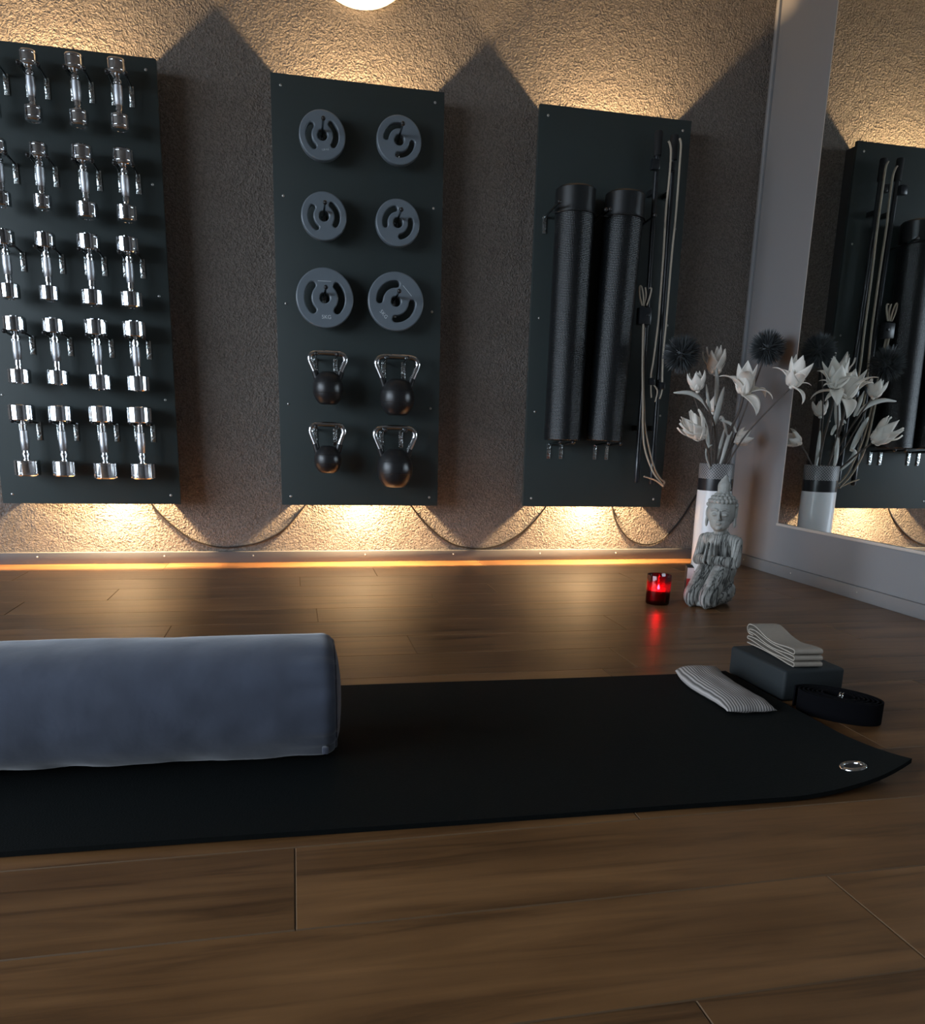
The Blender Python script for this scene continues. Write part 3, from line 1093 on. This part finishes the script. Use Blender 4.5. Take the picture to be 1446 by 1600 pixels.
PET = {
    'inner': petal_mesh('petal', 0.112, 0.062, 24, -2, 0.45, 0.72),
    'inner_small': petal_mesh('petal', 0.075, 0.040, 20, -6, 0.45, 0.7),
    'outer': petal_mesh('petal', 0.135, 0.054, 38, 112, 0.30, 0.80),
    'outer_long': petal_mesh('petal', 0.155, 0.050, 45, 150, 0.30, 0.8),
    'drop': petal_mesh('petal', 0.115, 0.064, 70, 165, 0.25, 0.66),
    'bud_out': petal_mesh('petal', 0.088, 0.056, 46, -22, 0.5, 0.62),
    'bud_in': petal_mesh('petal', 0.090, 0.046, 30, -14, 0.5, 0.62),
    'frill': petal_mesh('petal', 0.115, 0.062, 42, -10, 0.35, 0.58, 0.003),
    'frill_in': petal_mesh('petal', 0.115, 0.054, 24, -6, 0.35, 0.58, 0.003),
}


def flower(label, name, stem, axis, petals, stem_r=0.0045, scale=1.0, group='flowers in the latticed vase'):
    """stem: world points from the vase up to the flower base; petals: (key, azimuth, tilt, scale)."""
    root = thing(name, label, 'flower', stem[0], 0, group)
    L0 = Vector(stem[0])
    obj('stem', tube(bmesh.new(), spline([Vector(p) - L0 for p in stem], 6), stem_r, 8), 'stem_brown', root)
    ax = Vector(axis).normalized()
    q = Vector((0, 0, 1)).rotation_difference(ax).to_matrix().to_4x4()
    base = Matrix.Translation(Vector(stem[-1]) - L0) @ q
    for key, az, tilt, sc in petals:
        o = obj('petal', PET[key], None, root)
        o.matrix_local = base @ Matrix.Rotation(math.radians(az), 4, 'Z') @ Matrix.Rotation(math.radians(tilt), 4, 'Y') @ Matrix.Diagonal((sc * scale, sc * scale, sc * scale, 1))
        solid(o)
    rb = ellipsoid(bmesh.new(), Vector(stem[-1]) - L0, (0.010 * scale,) * 3, 10, 8)
    obj('calyx', rb, 'petal', root)
    return root


RING = 0.455  # depth the stems reach inside the vase
# open lily in the middle
f1 = flower('large open white lily in the middle of the bouquet, petals curling back', 'lily',
            [(1.882, -0.315, RING), (1.883, -0.36, 0.600), (1.900, -0.41, 0.720), (1.908, -0.42, 0.790)], (-0.10, -0.22, 1),
            [('inner', 60, 0, 1.25), ('inner', 190, 2, 1.25), ('inner', 310, 0, 1.20), ('inner_small', 120, -4, 1.3),
             ('outer', 175, -8, 1.1), ('outer_long', 20, 22, 1.05), ('outer', 235, -22, 1.15), ('drop', 285, 30, 1.05), ('outer_long', 345, 20, 0.9), ('outer', 100, 0, 1.0)], 0.0058)
leaf(f1, [(1.884, -0.36, 0.615), (1.860, -0.35, 0.690), (1.840, -0.355, 0.684)], 0.018)
leaf(f1, [(1.898, -0.37, 0.634), (1.885, -0.37, 0.610), (1.872, -0.36, 0.520), (1.868, -0.34, 0.470)], 0.020)
leaf(f1, [(1.920, -0.37, 0.630), (1.895, -0.36, 0.668), (1.848, -0.35, 0.680)], 0.017)
# right lily leaning out towards the mirror
f2 = flower('white lily leaning out to the right in front of the mirror edge', 'lily',
            [(1.895, -0.33, RING), (1.930, -0.42, 0.610), (1.990, -0.49, 0.727), (2.052, -0.54, 0.820)], (0.25, -0.18, 1),
            [('inner', 50, 8, 1.15), ('inner', 170, 6, 1.1), ('inner', 285, 10, 1.1), ('inner', 110, 0, 1.2), ('inner', 230, 4, 1.2), ('inner_small', 330, 6, 1.5),
             ('outer', 20, -6, 0.62), ('outer', 75, -10, 0.9), ('outer', 130, 0, 0.9), ('bud_out', 215, 16, 1.0), ('drop', 300, 24, 0.85), ('outer', 185, -5, 0.75), ('outer', 255, 0, 0.9), ('outer', 345, 5, 0.62)], 0.0035)
# tulip-like bud at the back, top
f3 = flower('white half-closed bloom standing highest at the back of the bouquet', 'tulip',
            [(1.893, -0.275, RING), (1.885, -0.27, 0.600), (1.864, -0.27, 0.728), (1.848, -0.27, 0.880)], (-0.12, 0.0, 1),
            [('frill', a, 0, 1.0) for a in (10, 82, 150, 225, 295)] + [('frill_in', a, 0, 1.08) for a in (45, 165, 285)], 0.005)
leaf(f3, [(1.853, -0.29, 0.745), (1.845, -0.30, 0.830), (1.835, -0.30, 0.905)], 0.026)
leaf(f3, [(1.842, -0.31, 0.655), (1.858, -0.31, 0.735), (1.875, -0.31, 0.825)], 0.030)
# bud on the left
f4 = flower('round white tulip bud on the left, just below the left spiky ball', 'tulip',
            [(1.868, -0.30, RING), (1.851, -0.33, 0.560), (1.813, -0.36, 0.670), (1.752, -0.36, 0.765), (1.722, -0.36, 0.800)], (-0.22, -0.05, 1),
            [('bud_out', a, 0, 1.05) for a in (0, 60, 120, 180, 240, 300)] + [('bud_in', a, 0, 0.95) for a in (30, 150, 270)], 0.0042)
leaf(f4, [(1.790, -0.35, 0.720), (1.745, -0.36, 0.765), (1.680, -0.37, 0.790), (1.605, -0.37, 0.788)], 0.022)
leaf(f4, [(1.800, -0.35, 0.715), (1.780, -0.35, 0.770), (1.765, -0.35, 0.830)], 0.016)
# low bloom leaning left
f5 = flower('frilled white bloom hanging low on the left side of the vase', 'tulip',
            [(1.845, -0.32, RING), (1.790, -0.38, 0.540), (1.735, -0.42, 0.605)], (-0.62, -0.12, 0.55),
            [('frill', a, 0, 1.10) for a in (0, 52, 103, 155, 206, 257, 309)] + [('frill_in', a, 0, 1.15) for a in (25, 100, 170, 240, 310)], 0.0042)
leaf(f5, [(1.800, -0.36, 0.560), (1.775, -0.37, 0.640), (1.740, -0.37, 0.715)], 0.026)
leaf(f5, [(1.830, -0.34, 0.470), (1.795, -0.36, 0.520), (1.785, -0.37, 0.555), (1.810, -0.37, 0.575)], 0.020, 1.0)
# small bud behind
f6 = flower('small white bud half hidden behind the open lily', 'tulip',
            [(1.890, -0.255, RING), (1.880, -0.23, 0.600), (1.880, -0.22, 0.715)], (0.10, 0.1, 1),
            [('bud_out', a, 0, 0.95) for a in (0, 60, 120, 180, 240, 300)], 0.0042)
leaf(f6, [(1.893, -0.25, 0.470), (1.905, -0.27, 0.560), (1.915, -0.28, 0.650)], 0.018)
# blooms on the far side, seen in the mirror
f7 = flower('white bud on the mirror side of the bouquet, low', 'tulip',
            [(1.915, -0.285, RING), (1.960, -0.26, 0.545), (1.990, -0.25, 0.590)], (0.75, 0.1, 0.35),
            [('bud_out', a, 0, 1.0) for a in (0, 60, 120, 180, 240, 300)], 0.004)


def allium(label, c, R, stem):
    root = thing('spiky_flower_ball', label, 'flower', stem[0], 0, 'spiky dark flower balls')
    L0 = Vector(stem[0])
    obj('stem', tube(bmesh.new(), spline([Vector(p) - L0 for p in stem], 6), 0.0036, 8), 'stem_brown', root)
    bm = bmesh.new()
    c = Vector(c) - L0
    ellipsoid(bm, c, (R * 0.45,) * 3, 16, 10)
    N = 620
    for i in range(N):
        z = 1 - 2 * (i + 0.5) / N
        ph = i * 2.39996
        d = Vector((math.sqrt(1 - z * z) * math.cos(ph), math.sqrt(1 - z * z) * math.sin(ph), z))
        d = (d + Vector((random.gauss(0, 0.09), random.gauss(0, 0.09), random.gauss(0, 0.09)))).normalized()
        n, b = frame_for(d)
        r1 = R * random.uniform(0.88, 1.06)
        w = 0.0022
        base = c + d * R * 0.40
        vs = [bm.verts.new(base + (n * math.cos(a) + b * math.sin(a)) * w) for a in (0, 2.09, 4.19)]
        mid = c + d * r1 * 0.8
        v2 = [bm.verts.new(mid + (n * math.cos(a) + b * math.sin(a)) * w * 0.8) for a in (0, 2.09, 4.19)]
        tip = bm.verts.new(c + d * r1)
        for k in range(3):
            bm.faces.new((vs[k], vs[(k + 1) % 3], v2[(k + 1) % 3], v2[k]))
            bm.faces.new((v2[k], v2[(k + 1) % 3], tip))
    obj('flower_head', mesh_from_bm('flower_head', bm), 'allium_dark', root)


allium('dark spiky flower ball on the left of the bouquet', (1.649, -0.33, 0.952), 0.088, [(1.858, -0.29, RING), (1.805, -0.33, 0.587), (1.744, -0.34, 0.723), (1.686, -0.335, 0.856), (1.660, -0.33, 0.92)])
allium('dark spiky flower ball on the right of the bouquet, near the wall corner', (2.030, -0.365, 0.990), 0.082, [(1.910, -0.30, RING), (1.935, -0.33, 0.600), (1.980, -0.36, 0.800), (2.015, -0.365, 0.93)])

# ================================================================== STATUE
class Blob:
    """Collects overlapping ellipsoids and boxes cheaply; remeshed into one skin afterwards."""
    def __init__(self):
        self.v, self.f, self.unit = [], [], {}

    def sphere(self, seg, rings):
        if (seg, rings) not in self.unit:
            t = bmesh.new()
            bmesh.ops.create_uvsphere(t, u_segments=seg, v_segments=rings, radius=1)
            t.verts.index_update()
            self.unit[seg, rings] = ([tuple(q.co) for q in t.verts], [[q.index for q in f.verts] for f in t.faces])
            t.free()
        return self.unit[seg, rings]

    def ell(self, c, r, seg=14, rings=10):
        vs, fs = self.sphere(seg, rings)
        n = len(self.v)
        self.v += [(c[0] + x * r[0], c[1] + y * r[1], c[2] + z * r[2]) for x, y, z in vs]
        self.f += [[i + n for i in f] for f in fs]


def capsule(bm, a, b, ra, rb, n=8, flat=None):
    a, b = Vector(a), Vector(b)
    for i in range(n + 1):
        t = i / n
        r = ra + (rb - ra) * t
        bm.ell(a.lerp(b, t), (r, r, r) if not flat else (r * flat[0], r * flat[1], r * flat[2]))


def build_statue():
    bm = Blob()
    # legs folded underneath, knees to the front (-Y)
    for s in (-1, 1):
        capsule(bm, (s * 0.036, -0.112, 0.040), (s * 0.040, 0.015, 0.128), 0.038, 0.046)
        capsule(bm, (s * 0.036, -0.106, 0.046), (s * 0.036, 0.000, 0.125), 0.040, 0.046)
        capsule(bm, (s * 0.036, -0.114, 0.032), (s * 0.034, 0.050, 0.030), 0.033, 0.030)
        capsule(bm, (s * 0.036, -0.118, 0.016), (s * 0.034, 0.052, 0.016), 0.018, 0.016)
        capsule(bm, (s * 0.058, -0.100, 0.030), (s * 0.056, 0.022, 0.052), 0.024, 0.034)
    bm.ell((0, 0.034, 0.085), (0.070, 0.046, 0.082), 20, 14)
    for yy in range(9):
        bm.ell((0, -0.098 + 0.0175 * yy, 0.018), (0.070, 0.022, 0.017), 20, 10)
    capsule(bm, (0, 0.030, 0.120), (0, 0.022, 0.165), 0.060, 0.050, 6, (1.0, 0.85, 0.9))
    capsule(bm, (0, 0.022, 0.160), (0, 0.018, 0.222), 0.050, 0.060, 6, (1.05, 0.80, 0.8))
    capsule(bm, (-0.062, 0.018, 0.236), (0.062, 0.018, 0.236), 0.027, 0.027, 8, (1, 0.95, 0.9))
    for s in (-1, 1):
        sh, el, ha = (s * 0.080, 0.016, 0.232), (s * 0.090, -0.002, 0.160), (s * 0.016, -0.072, 0.172)
        capsule(bm, sh, el, 0.0235, 0.0215)
        capsule(bm, el, ha, 0.0215, 0.0165)
        capsule(bm, (s * 0.011, -0.076, 0.170), (s * 0.008, -0.070, 0.226), 0.0150, 0.0085, 6, (0.75, 1.2, 1.1))
    capsule(bm, (0, 0.014, 0.245), (0, 0.008, 0.285), 0.030, 0.026, 4)
    # head
    bm.ell((0, 0.006, 0.338), (0.0515, 0.054, 0.060), 24, 18)
    bm.ell((0, -0.008, 0.305), (0.039, 0.039, 0.036), 20, 14)
    bm.ell((0, -0.036, 0.286), (0.013, 0.010, 0.010), 12, 8)
    # nose, brows, lids, lips
    capsule(bm, (0, -0.050, 0.342), (0, -0.0565, 0.318), 0.0042, 0.0066, 5)
    for s in (-1, 1):
        capsule(bm, (s * 0.008, -0.0485, 0.349), (s * 0.020, -0.0450, 0.353), 0.0028, 0.0028, 4)
        capsule(bm, (s * 0.020, -0.0450, 0.353), (s * 0.034, -0.0370, 0.347), 0.0028, 0.0024, 4)
        bm.ell((s * 0.0195, -0.0445, 0.333), (0.0110, 0.0055, 0.0050), 12, 8)
        bm.ell((s * 0.0050, -0.0540, 0.317), (0.0042, 0.0045, 0.0036), 10, 8)
        # ears with long lobes
        bm.ell((s * 0.0535, 0.010, 0.335), (0.0062, 0.0130, 0.0200), 12, 10)
        bm.ell((s * 0.0525, 0.006, 0.305), (0.0060, 0.0090, 0.0220), 12, 10)
    bm.ell((0, -0.0480, 0.3035), (0.0105, 0.0050, 0.0030), 12, 8)
    bm.ell((0, -0.0465, 0.2985), (0.0085, 0.0050, 0.0032), 12, 8)
    # hair of small curls and the bun
    bm.ell((0, 0.012, 0.350), (0.0515, 0.0520, 0.0540), 24, 18)
    for lev in range(6):
        th = math.radians(14 + lev * 15.0)
        n = max(5, int(2 * PI * math.sin(th) * 0.056 / 0.0150))
        for k in range(n):
            ph = 2 * PI * (k + 0.5 * (lev % 2)) / n
            dx, dy, dz = math.sin(th) * math.cos(ph), math.sin(th) * math.sin(ph), math.cos(th)
            if dy < -0.20 and dz < 0.46:
                continue
            if abs(dx) > 0.72 and dz < 0.20 and dy < 0.35:
                continue
            bm.ell((dx * 0.055, 0.012 + dy * 0.0555, 0.350 + dz * 0.057), (0.0086, 0.0086, 0.0080), 10, 8)
    for k in range(10):
        a = 2 * PI * k / 10
        bm.ell((0.020 * math.cos(a), 0.012 + 0.020 * math.sin(a), 0.4065), (0.0068, 0.0068, 0.0068), 8, 6)
    capsule(bm, (0, 0.012, 0.408), (0, 0.012, 0.432), 0.0235, 0.0245, 5)
    capsule(bm, (0, 0.012, 0.438), (0.004, 0.010, 0.467), 0.021, 0.006, 6)
    for k in range(26):
        a = k * 0.42
        rr = 0.0245 - 0.0006 * k
        bm.ell((rr * math.cos(a), 0.012 + rr * math.sin(a), 0.424 + 0.0013 * k), (0.0042, 0.0042, 0.0042), 8, 6)
    # necklace
    for k in range(20):
        a = 2 * PI * k / 20
        bm.ell((0.034 * math.cos(a), 0.012 + 0.030 * math.sin(a), 0.258 - 0.006 * math.sin(-a)), (0.0058,) * 3, 8, 6)
    # sash at the waist and robe folds over the thighs
    for k in range(28):
        a = 2 * PI * k / 28
        bm.ell((0.053 * math.cos(a), 0.022 + 0.044 * math.sin(a), 0.150), (0.0065, 0.0065, 0.010), 8, 6)
    me = bpy.data.meshes.new('statue')
    pts_ = []
    for x, y, z in bm.v:
        t = min(1, max(0, (z - 0.255) / 0.03))
        t = t * t * (3 - 2 * t)
        x, y = x * (0.82 + 0.12 * t), y * (0.95 + 0.02 * t)
        ca, sa = math.cos(0.30 * t), math.sin(0.30 * t)
        pts_.append((x * ca - y * sa, x * sa + y * ca, z))
    me.from_pydata(pts_, [], bm.f)
    o = bpy.data.objects.new('statue_tmp', me)
    COL.objects.link(o)
    rm = o.modifiers.new('remesh', 'REMESH')
    rm.mode = 'VOXEL'
    rm.voxel_size = 0.0017
    sm = o.modifiers.new('smooth', 'SMOOTH')
    sm.factor = 0.45
    sm.iterations = 1
    dg = bpy.context.evaluated_depsgraph_get()
    out = bpy.data.meshes.new_from_object(o.evaluated_get(dg))
    bpy.data.objects.remove(o)
    zmin = min(v.co.z for v in out.vertices)
    for v in out.vertices:
        v.co.z -= zmin
    for p in out.polygons:
        p.use_smooth = True
    return out


st = obj('kneeling_statue', build_statue(), 'carving', loc=(1.524, -0.992, 0.0), rot=(0, 0, math.radians(-55)))
tag(st, 'grey weathered statue kneeling with hands pressed together, in front of the vase', 'statue')

# ================================================================== CANDLE
cd = thing('candle_holder', 'red glass candle holder with a burning candle, left of the statue', 'candle', (1.315, -0.965, 0))
obj('glass', lathe(bmesh.new(), [(0, 0.0), (0.041, 0.0), (0.0435, 0.003), (0.0448, 0.106), (0.0440, 0.108), (0.0430, 0.106), (0.0405, 0.012), (0, 0.010)], 48), 'red_glass', cd)
obj('wax', lathe(bmesh.new(), [(0, 0.0160), (0.0385, 0.0160), (0.0395, 0.052), (0.036, 0.0535), (0.012, 0.0515), (0, 0.0515)], 32), 'wax', cd)
obj('dark_base', lathe(bmesh.new(), [(0, 0.0115), (0.0385, 0.0125), (0.0387, 0.0157), (0, 0.0157)], 32), 'carton_dark', cd)
wk = obj('wick', tube(bmesh.new(), [(-0.006, -0.012, 0.0512), (-0.006, -0.012, 0.057)], 0.0008, 6), 'black_coat', cd)
obj('flame', lathe(bmesh.new(), [(0, 0.0545), (0.003, 0.056), (0.0046, 0.060), (0.0040, 0.065), (0.0018, 0.071), (0, 0.075)], 12, (-0.006, -0.012, 0)), 'flame', cd)
pl = bpy.data.lights.new('candle_light', 'POINT')
pl.energy = 1.0
pl.color = (1.0, 0.45, 0.16)
pl.shadow_soft_size = 0.004
plo = bpy.data.objects.new('candle_light', pl)
plo.location = (1.309, -0.977, 0.066)
COL.objects.link(plo)

# small carton standing behind the statue
ct = thing('carton', 'narrow white and red carton standing behind the left side of the statue', 'carton', (1.4850, -0.880, 0), math.radians(-22))
obj('body', BX(-0.0125, 0.0125, 0.0, 0.075, 0.0, 0.118, bev=0.0008), 'carton_dark', ct)  # shade on the broad side is put into this dark brown
obj('label_upper', BX(-0.0120, 0.0120, -0.0012, -0.0001, 0.075, 0.117), 'carton_white', ct)
obj('label_lower', BX(-0.0120, 0.0120, -0.0012, -0.0001, 0.001, 0.0748), 'carton_red', ct)

# ================================================================== YOGA MAT
def mat_point(x, v):
    """Underside of the mat; v runs from the far edge (0) to the near edge (1)."""
    yf = -1.812 - 0.022 * x
    yn = -2.506 - 0.018 * x
    y = yf + (yn - yf) * v
    d = (x - 0.80) / 0.29 + (v - 0.80) / 0.40
    k = min(1.6, max(0.0, d - 0.55))          # the near right corner curls up
    z = 0.036 * k ** 1.7 + 0.010 * max(0, (x - 0.98) / 0.11) ** 2 * (0.4 + 0.6 * v)
    z += 0.0006 * math.sin(x * 7 + v * 3) + 0.0006
    return Vector((x - 0.018 * k * k, y + 0.034 * k ** 1.6, z))


MAT_TH = 0.0085


def mat_surface():
    bm = bmesh.new()
    NX, NY = 90, 34
    x0, x1 = -0.80, 1.090
    top, bot = {}, {}
    for i in range(NX + 1):
        for j in range(NY + 1):
            p = mat_point(x0 + (x1 - x0) * i / NX, j / NY)
            top[i, j] = bm.verts.new(p + Vector((0, 0, MAT_TH)))
            bot[i, j] = bm.verts.new(p)
    for i in range(NX):
        for j in range(NY):
            bm.faces.new((top[i, j], top[i + 1, j], top[i + 1, j + 1], top[i, j + 1]))
            bm.faces.new((bot[i, j], bot[i, j + 1], bot[i + 1, j + 1], bot[i + 1, j]))
    for i in range(NX):
        bm.faces.new((top[i, 0], bot[i, 0], bot[i + 1, 0], top[i + 1, 0]))
        bm.faces.new((top[i, NY], top[i + 1, NY], bot[i + 1, NY], bot[i, NY]))
    for j in range(NY):
        bm.faces.new((top[0, j], top[0, j + 1], bot[0, j + 1], bot[0, j]))
        bm.faces.new((top[NX, j], bot[NX, j], bot[NX, j + 1], top[NX, j + 1]))
    return mesh_from_bm('mat_sheet', bm, 0.8)


mt = thing('yoga_mat', 'black yoga mat with a curled corner and a metal eyelet, on the wooden floor', 'mat', (0, 0, 0))
obj('mat_sheet', mat_surface(), 'mat_rubber', mt)
ex, ev = 1.005, 0.885
e0 = mat_point(ex, ev) + Vector((0, 0, MAT_TH))
en = (mat_point(ex + 0.01, ev) - mat_point(ex - 0.01, ev)).cross(mat_point(ex, ev - 0.015) - mat_point(ex, ev + 0.015)).normalized()
eyo = obj('eyelet', mesh_from_bm('eyelet', lathe(bmesh.new(), [(0.0150, -0.001), (0.0152, 0.0022), (0.0175, 0.0040), (0.0205, 0.0042), (0.0235, 0.0026), (0.0245, -0.001)], 48), PI), 'chrome', mt, loc=e0)
eyo.rotation_mode = 'QUATERNION'
eyo.rotation_quaternion = Vector((0, 0, 1)).rotation_difference(en)
obj('eyelet_hole', lathe(bmesh.new(), [(0, 0.0008), (0.0151, 0.0008)], 32), 'black_coat', eyo)

# ================================================================== BOLSTER
def bolster():
    bm = bmesh.new()
    R = 0.111
    X0, X1 = -1.15, 0.066
    prof = []
    NX = 90
    xs = [X0 + (X1 - 0.024 - X0) * i / NX for i in range(NX + 1)]
    rs = [R] * (NX + 1)
    for i in range(1, 9):
        a = PI / 2 * i / 8
        xs.append(X1 - 0.024 + 0.024 * math.sin(a))
        rs.append(R - 0.015 * (1 - math.cos(a)))
    SEG = 72
    rings = []
    for x, r in zip(xs, rs):
        ring = []
        for k in range(SEG):
            a = 2 * PI * k / SEG
            cy, sz = math.cos(a), math.sin(a)
            p = 2.25
            sr = r * (abs(cy) ** p + abs(sz) ** p) ** (-1 / p)
            n = noise.noise(Vector((x * 5, cy * 1.6, sz * 1.6))) * 0.0024
            n += noise.noise(Vector((x * 16, cy * 3, sz * 3 + 5))) * 0.0016 * (1 + 1.8 * max(0, -sz))
            # gathers near the seamed end
            e = max(0.0, (x - (X1 - 0.10)) / 0.10)
            n += e * 0.0038 * math.sin(a * 17 + 2 * math.sin(a * 5)) * (0.4 + 0.6 * max(0, -cy))
            sr += n
            z = sz * sr
            if z < -R * 0.94:
                z = -R * 0.94 + (z + R * 0.94) * 0.2
            ring.append(bm.verts.new((x, cy * sr, z)))
        rings.append(ring)
    for a, b in zip(rings, rings[1:]):
        for k in range(SEG):
            bm.faces.new((a[k], a[(k + 1) % SEG], b[(k + 1) % SEG], b[k]))
    bm.faces.new(rings[0])
    last = rings[-1]
    ring_pts = [v.co.copy() for v in last]
    return mesh_from_bm('cover', bm, PI), ring_pts


bl = thing('bolster', 'grey blue velvet bolster lying on the yoga mat', 'bolster', (0, -2.172, 0.1155))
me, rp = bolster()
obj('cover', me, 'velvet', bl)
bm = bmesh.new()
cx = rp[0].x
prev = None
N = len(rp)
ringsE = [[bm.verts.new(p) for p in rp]]
for f, dx in ((0.75, 0.008), (0.4, 0.012), (0.12, 0.0135)):
    ringsE.append([bm.verts.new((cx + dx, p.y * f, p.z * f)) for p in rp])
for a, b in zip(ringsE, ringsE[1:]):
    for k in range(N):
        bm.faces.new((a[k], a[(k + 1) % N], b[(k + 1) % N], b[k]))
bm.faces.new(ringsE[-1])
obj('end_panel', mesh_from_bm('end_panel', bm, PI), 'velvet', bl)
pp = [(p.x, p.y * 1.01, p.z * 1.01) for p in rp]
obj('piping', tube(bmesh.new(), pp + [pp[0]], 0.0028, 8, caps=False), 'velvet_piping', bl)
obj('zip_tab', BX(0.040, 0.052, -0.101, -0.088, -0.085, -0.072, bev=0.003), 'velvet_piping', bl)

# ================================================================== BLOCK, FOLDED BAND, EYE PILLOW, BELT
bk = thing('yoga_block', 'dark foam yoga block on the floor beside the mat', 'block', (1.196, -1.928, 0), math.radians(1.5))
obj('foam_body', BX(-0.082, 0.082, -0.1155, 0.1155, 0.0, 0.075, bev=0.008, seg=3), 'block_foam', bk)


def folded_band():
    """Serpentine profile in y-z, extruded along x."""
    pts = []
    near, far = -0.118, 0.104
    z = 0.0030
    lay = 6
    dz = [0.0092, 0.0052, 0.0098, 0.0052, 0.0105]
    for i in range(lay):
        n = 14
        e = 0.003 * i
        a, b = (far - e * 0.6, near + e * 0.4) if i % 2 == 0 else (near + e * 0.4, far - e * 0.6)
        for k in range(n + 1):
            t = k / n
            y = a + (b - a) * t
            yn = (y - near) / (far - near)
            pinch = (0.0028 if i % 2 == 0 else -0.0028) * math.sin(PI * min(1, max(0, yn * 1.15 - 0.10)))
            bulge = 0.012 * (i / 5) * math.exp(-((yn - 0.88) / 0.20) ** 2) - 0.004 * (i / 5) * math.exp(-((yn - 0.40) / 0.2) ** 2)
            pts.append((y, z + bulge + pinch))
        if i < lay - 1:
            yy, zz = pts[-1]
            z2 = z + dz[i]
            sgn = -1 if i % 2 == 0 else 1
            r = dz[i] / 2
            for k in range(1, 8):
                q = PI * k / 8
                pts.append((yy + sgn * (r * 1.25) * math.sin(q), zz + r * (1 - math.cos(q))))
            z = z2
    yy, zz = pts[-1]
    for k in range(1, 12):                      # the loose end is tucked under at the far side
        q = PI * k / 10
        pts.append((yy + 0.016 * math.sin(q) - (0.012 if k == 11 else 0), zz - 0.0125 * (1 - math.cos(min(q, PI)))))
    P = [Vector((0, y, zz)) for y, zz in pts]
    bm = bmesh.new()
    W, T = 0.036, 0.0030
    prev = None
    n = len(P)
    for i, p in enumerate(P):
        t = (P[min(i + 1, n - 1)] - P[max(i - 1, 0)]).normalized()
        nr = Vector((0, -t.z, t.y))
        row = [bm.verts.new(p + Vector((sx * W, 0, 0)) + nr * (T * sn)) for sx, sn in ((-1, -0.5), (-1, 0.5), (1, 0.5), (1, -0.5))]
        if prev:
            for j in range(4):
                bm.faces.new((prev[j], prev[(j + 1) % 4], row[(j + 1) % 4], row[j]))
        else:
            bm.faces.new(row)
        prev = row
    bm.faces.new(prev)
    return mesh_from_bm('folded_band', bm, 0.8)


fbd = obj('folded_band', folded_band(), 'linen', loc=(1.196, -1.905, 0.0756), rot=(0, 0, math.radians(-4)))
tag(fbd, 'beige linen band folded in layers on top of the dark yoga block', 'band')


def eye_pillow():
    bm = bmesh.new()
    lay = bm.loops.layers.uv.verify()
    NX, NY = 22, 44
    Lx, Ly = 0.058, 0.152
    V = {}
    for side in (1, -1):
        for i in range(NX + 1):
            for j in range(NY + 1):
                u, v = -1 + 2 * i / NX, -1 + 2 * j / NY
                edge = max(0, (1 - abs(u) ** 3)) ** 0.55 * max(0, (1 - abs(v) ** 7)) ** 0.5
                thick = 0.0165 * edge * (1 + 0.25 * math.sin(v * 2.2 + 0.6)) + 0.0022 * noise.noise(Vector((u * 2, v * 4, 3)))
                bend = -0.010 * math.sin((v + 0.25) * PI * 0.9) * (1 if True else 0)
                x = u * Lx * (1 - 0.06 * math.cos(v * PI / 2)) + bend
                z = 0.0085 + (thick * 1.35 if side > 0 else -min(thick, 0.0080))
                if (i in (0, NX) or j in (0, NY)) and side < 0:
                    V[side, i, j] = V[1, i, j]
                else:
                    V[side, i, j] = bm.verts.new((x, v * Ly, max(0.0004, z)))
    for side in (1, -1):
        for i in range(NX):
            for j in range(NY):
                ks = [(i, j), (i + 1, j), (i + 1, j + 1), (i, j + 1)]
                try:
                    f = bm.faces.new([V[(side,) + k] for k in ks])
                except ValueError:
                    continue
                for lp, (a, b) in zip(f.loops, ks):
                    lp[lay].uv = ((a / NX) * 2 * Lx, (b / NY) * 2 * Ly)
    return mesh_from_bm('eye_pillow', bm, PI)


ep = obj('eye_pillow', eye_pillow(), 'ticking', loc=(0.985, -1.990, 0.0108), rot=(0, 0, math.radians(-6)))
tag(ep, 'small striped eye pillow lying at the far right end of the mat', 'pillow')

# rolled belt
bt = thing('rolled_belt', 'rolled up black yoga belt with metal rings, beside the block', 'belt', (1.186, -2.148, 0), math.radians(-50))
bm = bmesh.new()
turns, NT = 6.5, 230
prev = None
pts = []
for i in range(NT + 1):
    s = i / NT
    a = 2 * PI * turns * s
    r = 0.018 + 0.036 * s
    pts.append(Vector((r * 1.75 * math.cos(a), r * 0.98 * math.sin(a), 0.0008 + 0.0006 * math.sin(a * 0.7))))
for i, p in enumerate(pts):
    t = (pts[min(i + 1, NT)] - pts[max(i - 1, 0)])
    t.z = 0
    t.normalize()
    n = Vector((t.y, -t.x, 0))
    hgt = 0.049
    row = [bm.verts.new(p + n * (0.0018 * a) + Vector((0, 0, b * hgt))) for a, b in ((-1, 0), (1, 0), (1, 1), (-1, 1))]
    if prev:
        for j in range(4):
            bm.faces.new((prev[j], prev[(j + 1) % 4], row[(j + 1) % 4], row[j]))
    else:
        bm.faces.new(row)
    prev = row
bm.faces.new(prev)
obj('strap', mesh_from_bm('strap', bm, 0.8), 'belt_black', bt)
bm = bmesh.new()
obj('strap_core', BX(-0.026, 0.026, -0.013, 0.013, 0.0005, 0.034, bev=0.006), 'belt_black', bt)
for i, dx in enumerate((0.0, 0.006)):
    rp2 = []
    for k in range(25):
        a = 2 * PI * k / 24
        rp2.append((0.004 + dx + 0.0015 * math.sin(a), -0.016 + 0.009 * math.cos(a), 0.052 + 0.007 * math.sin(a)))
    obj('ring', tube(bmesh.new(), rp2, 0.0016, 8, caps=False), 'chrome', bt)
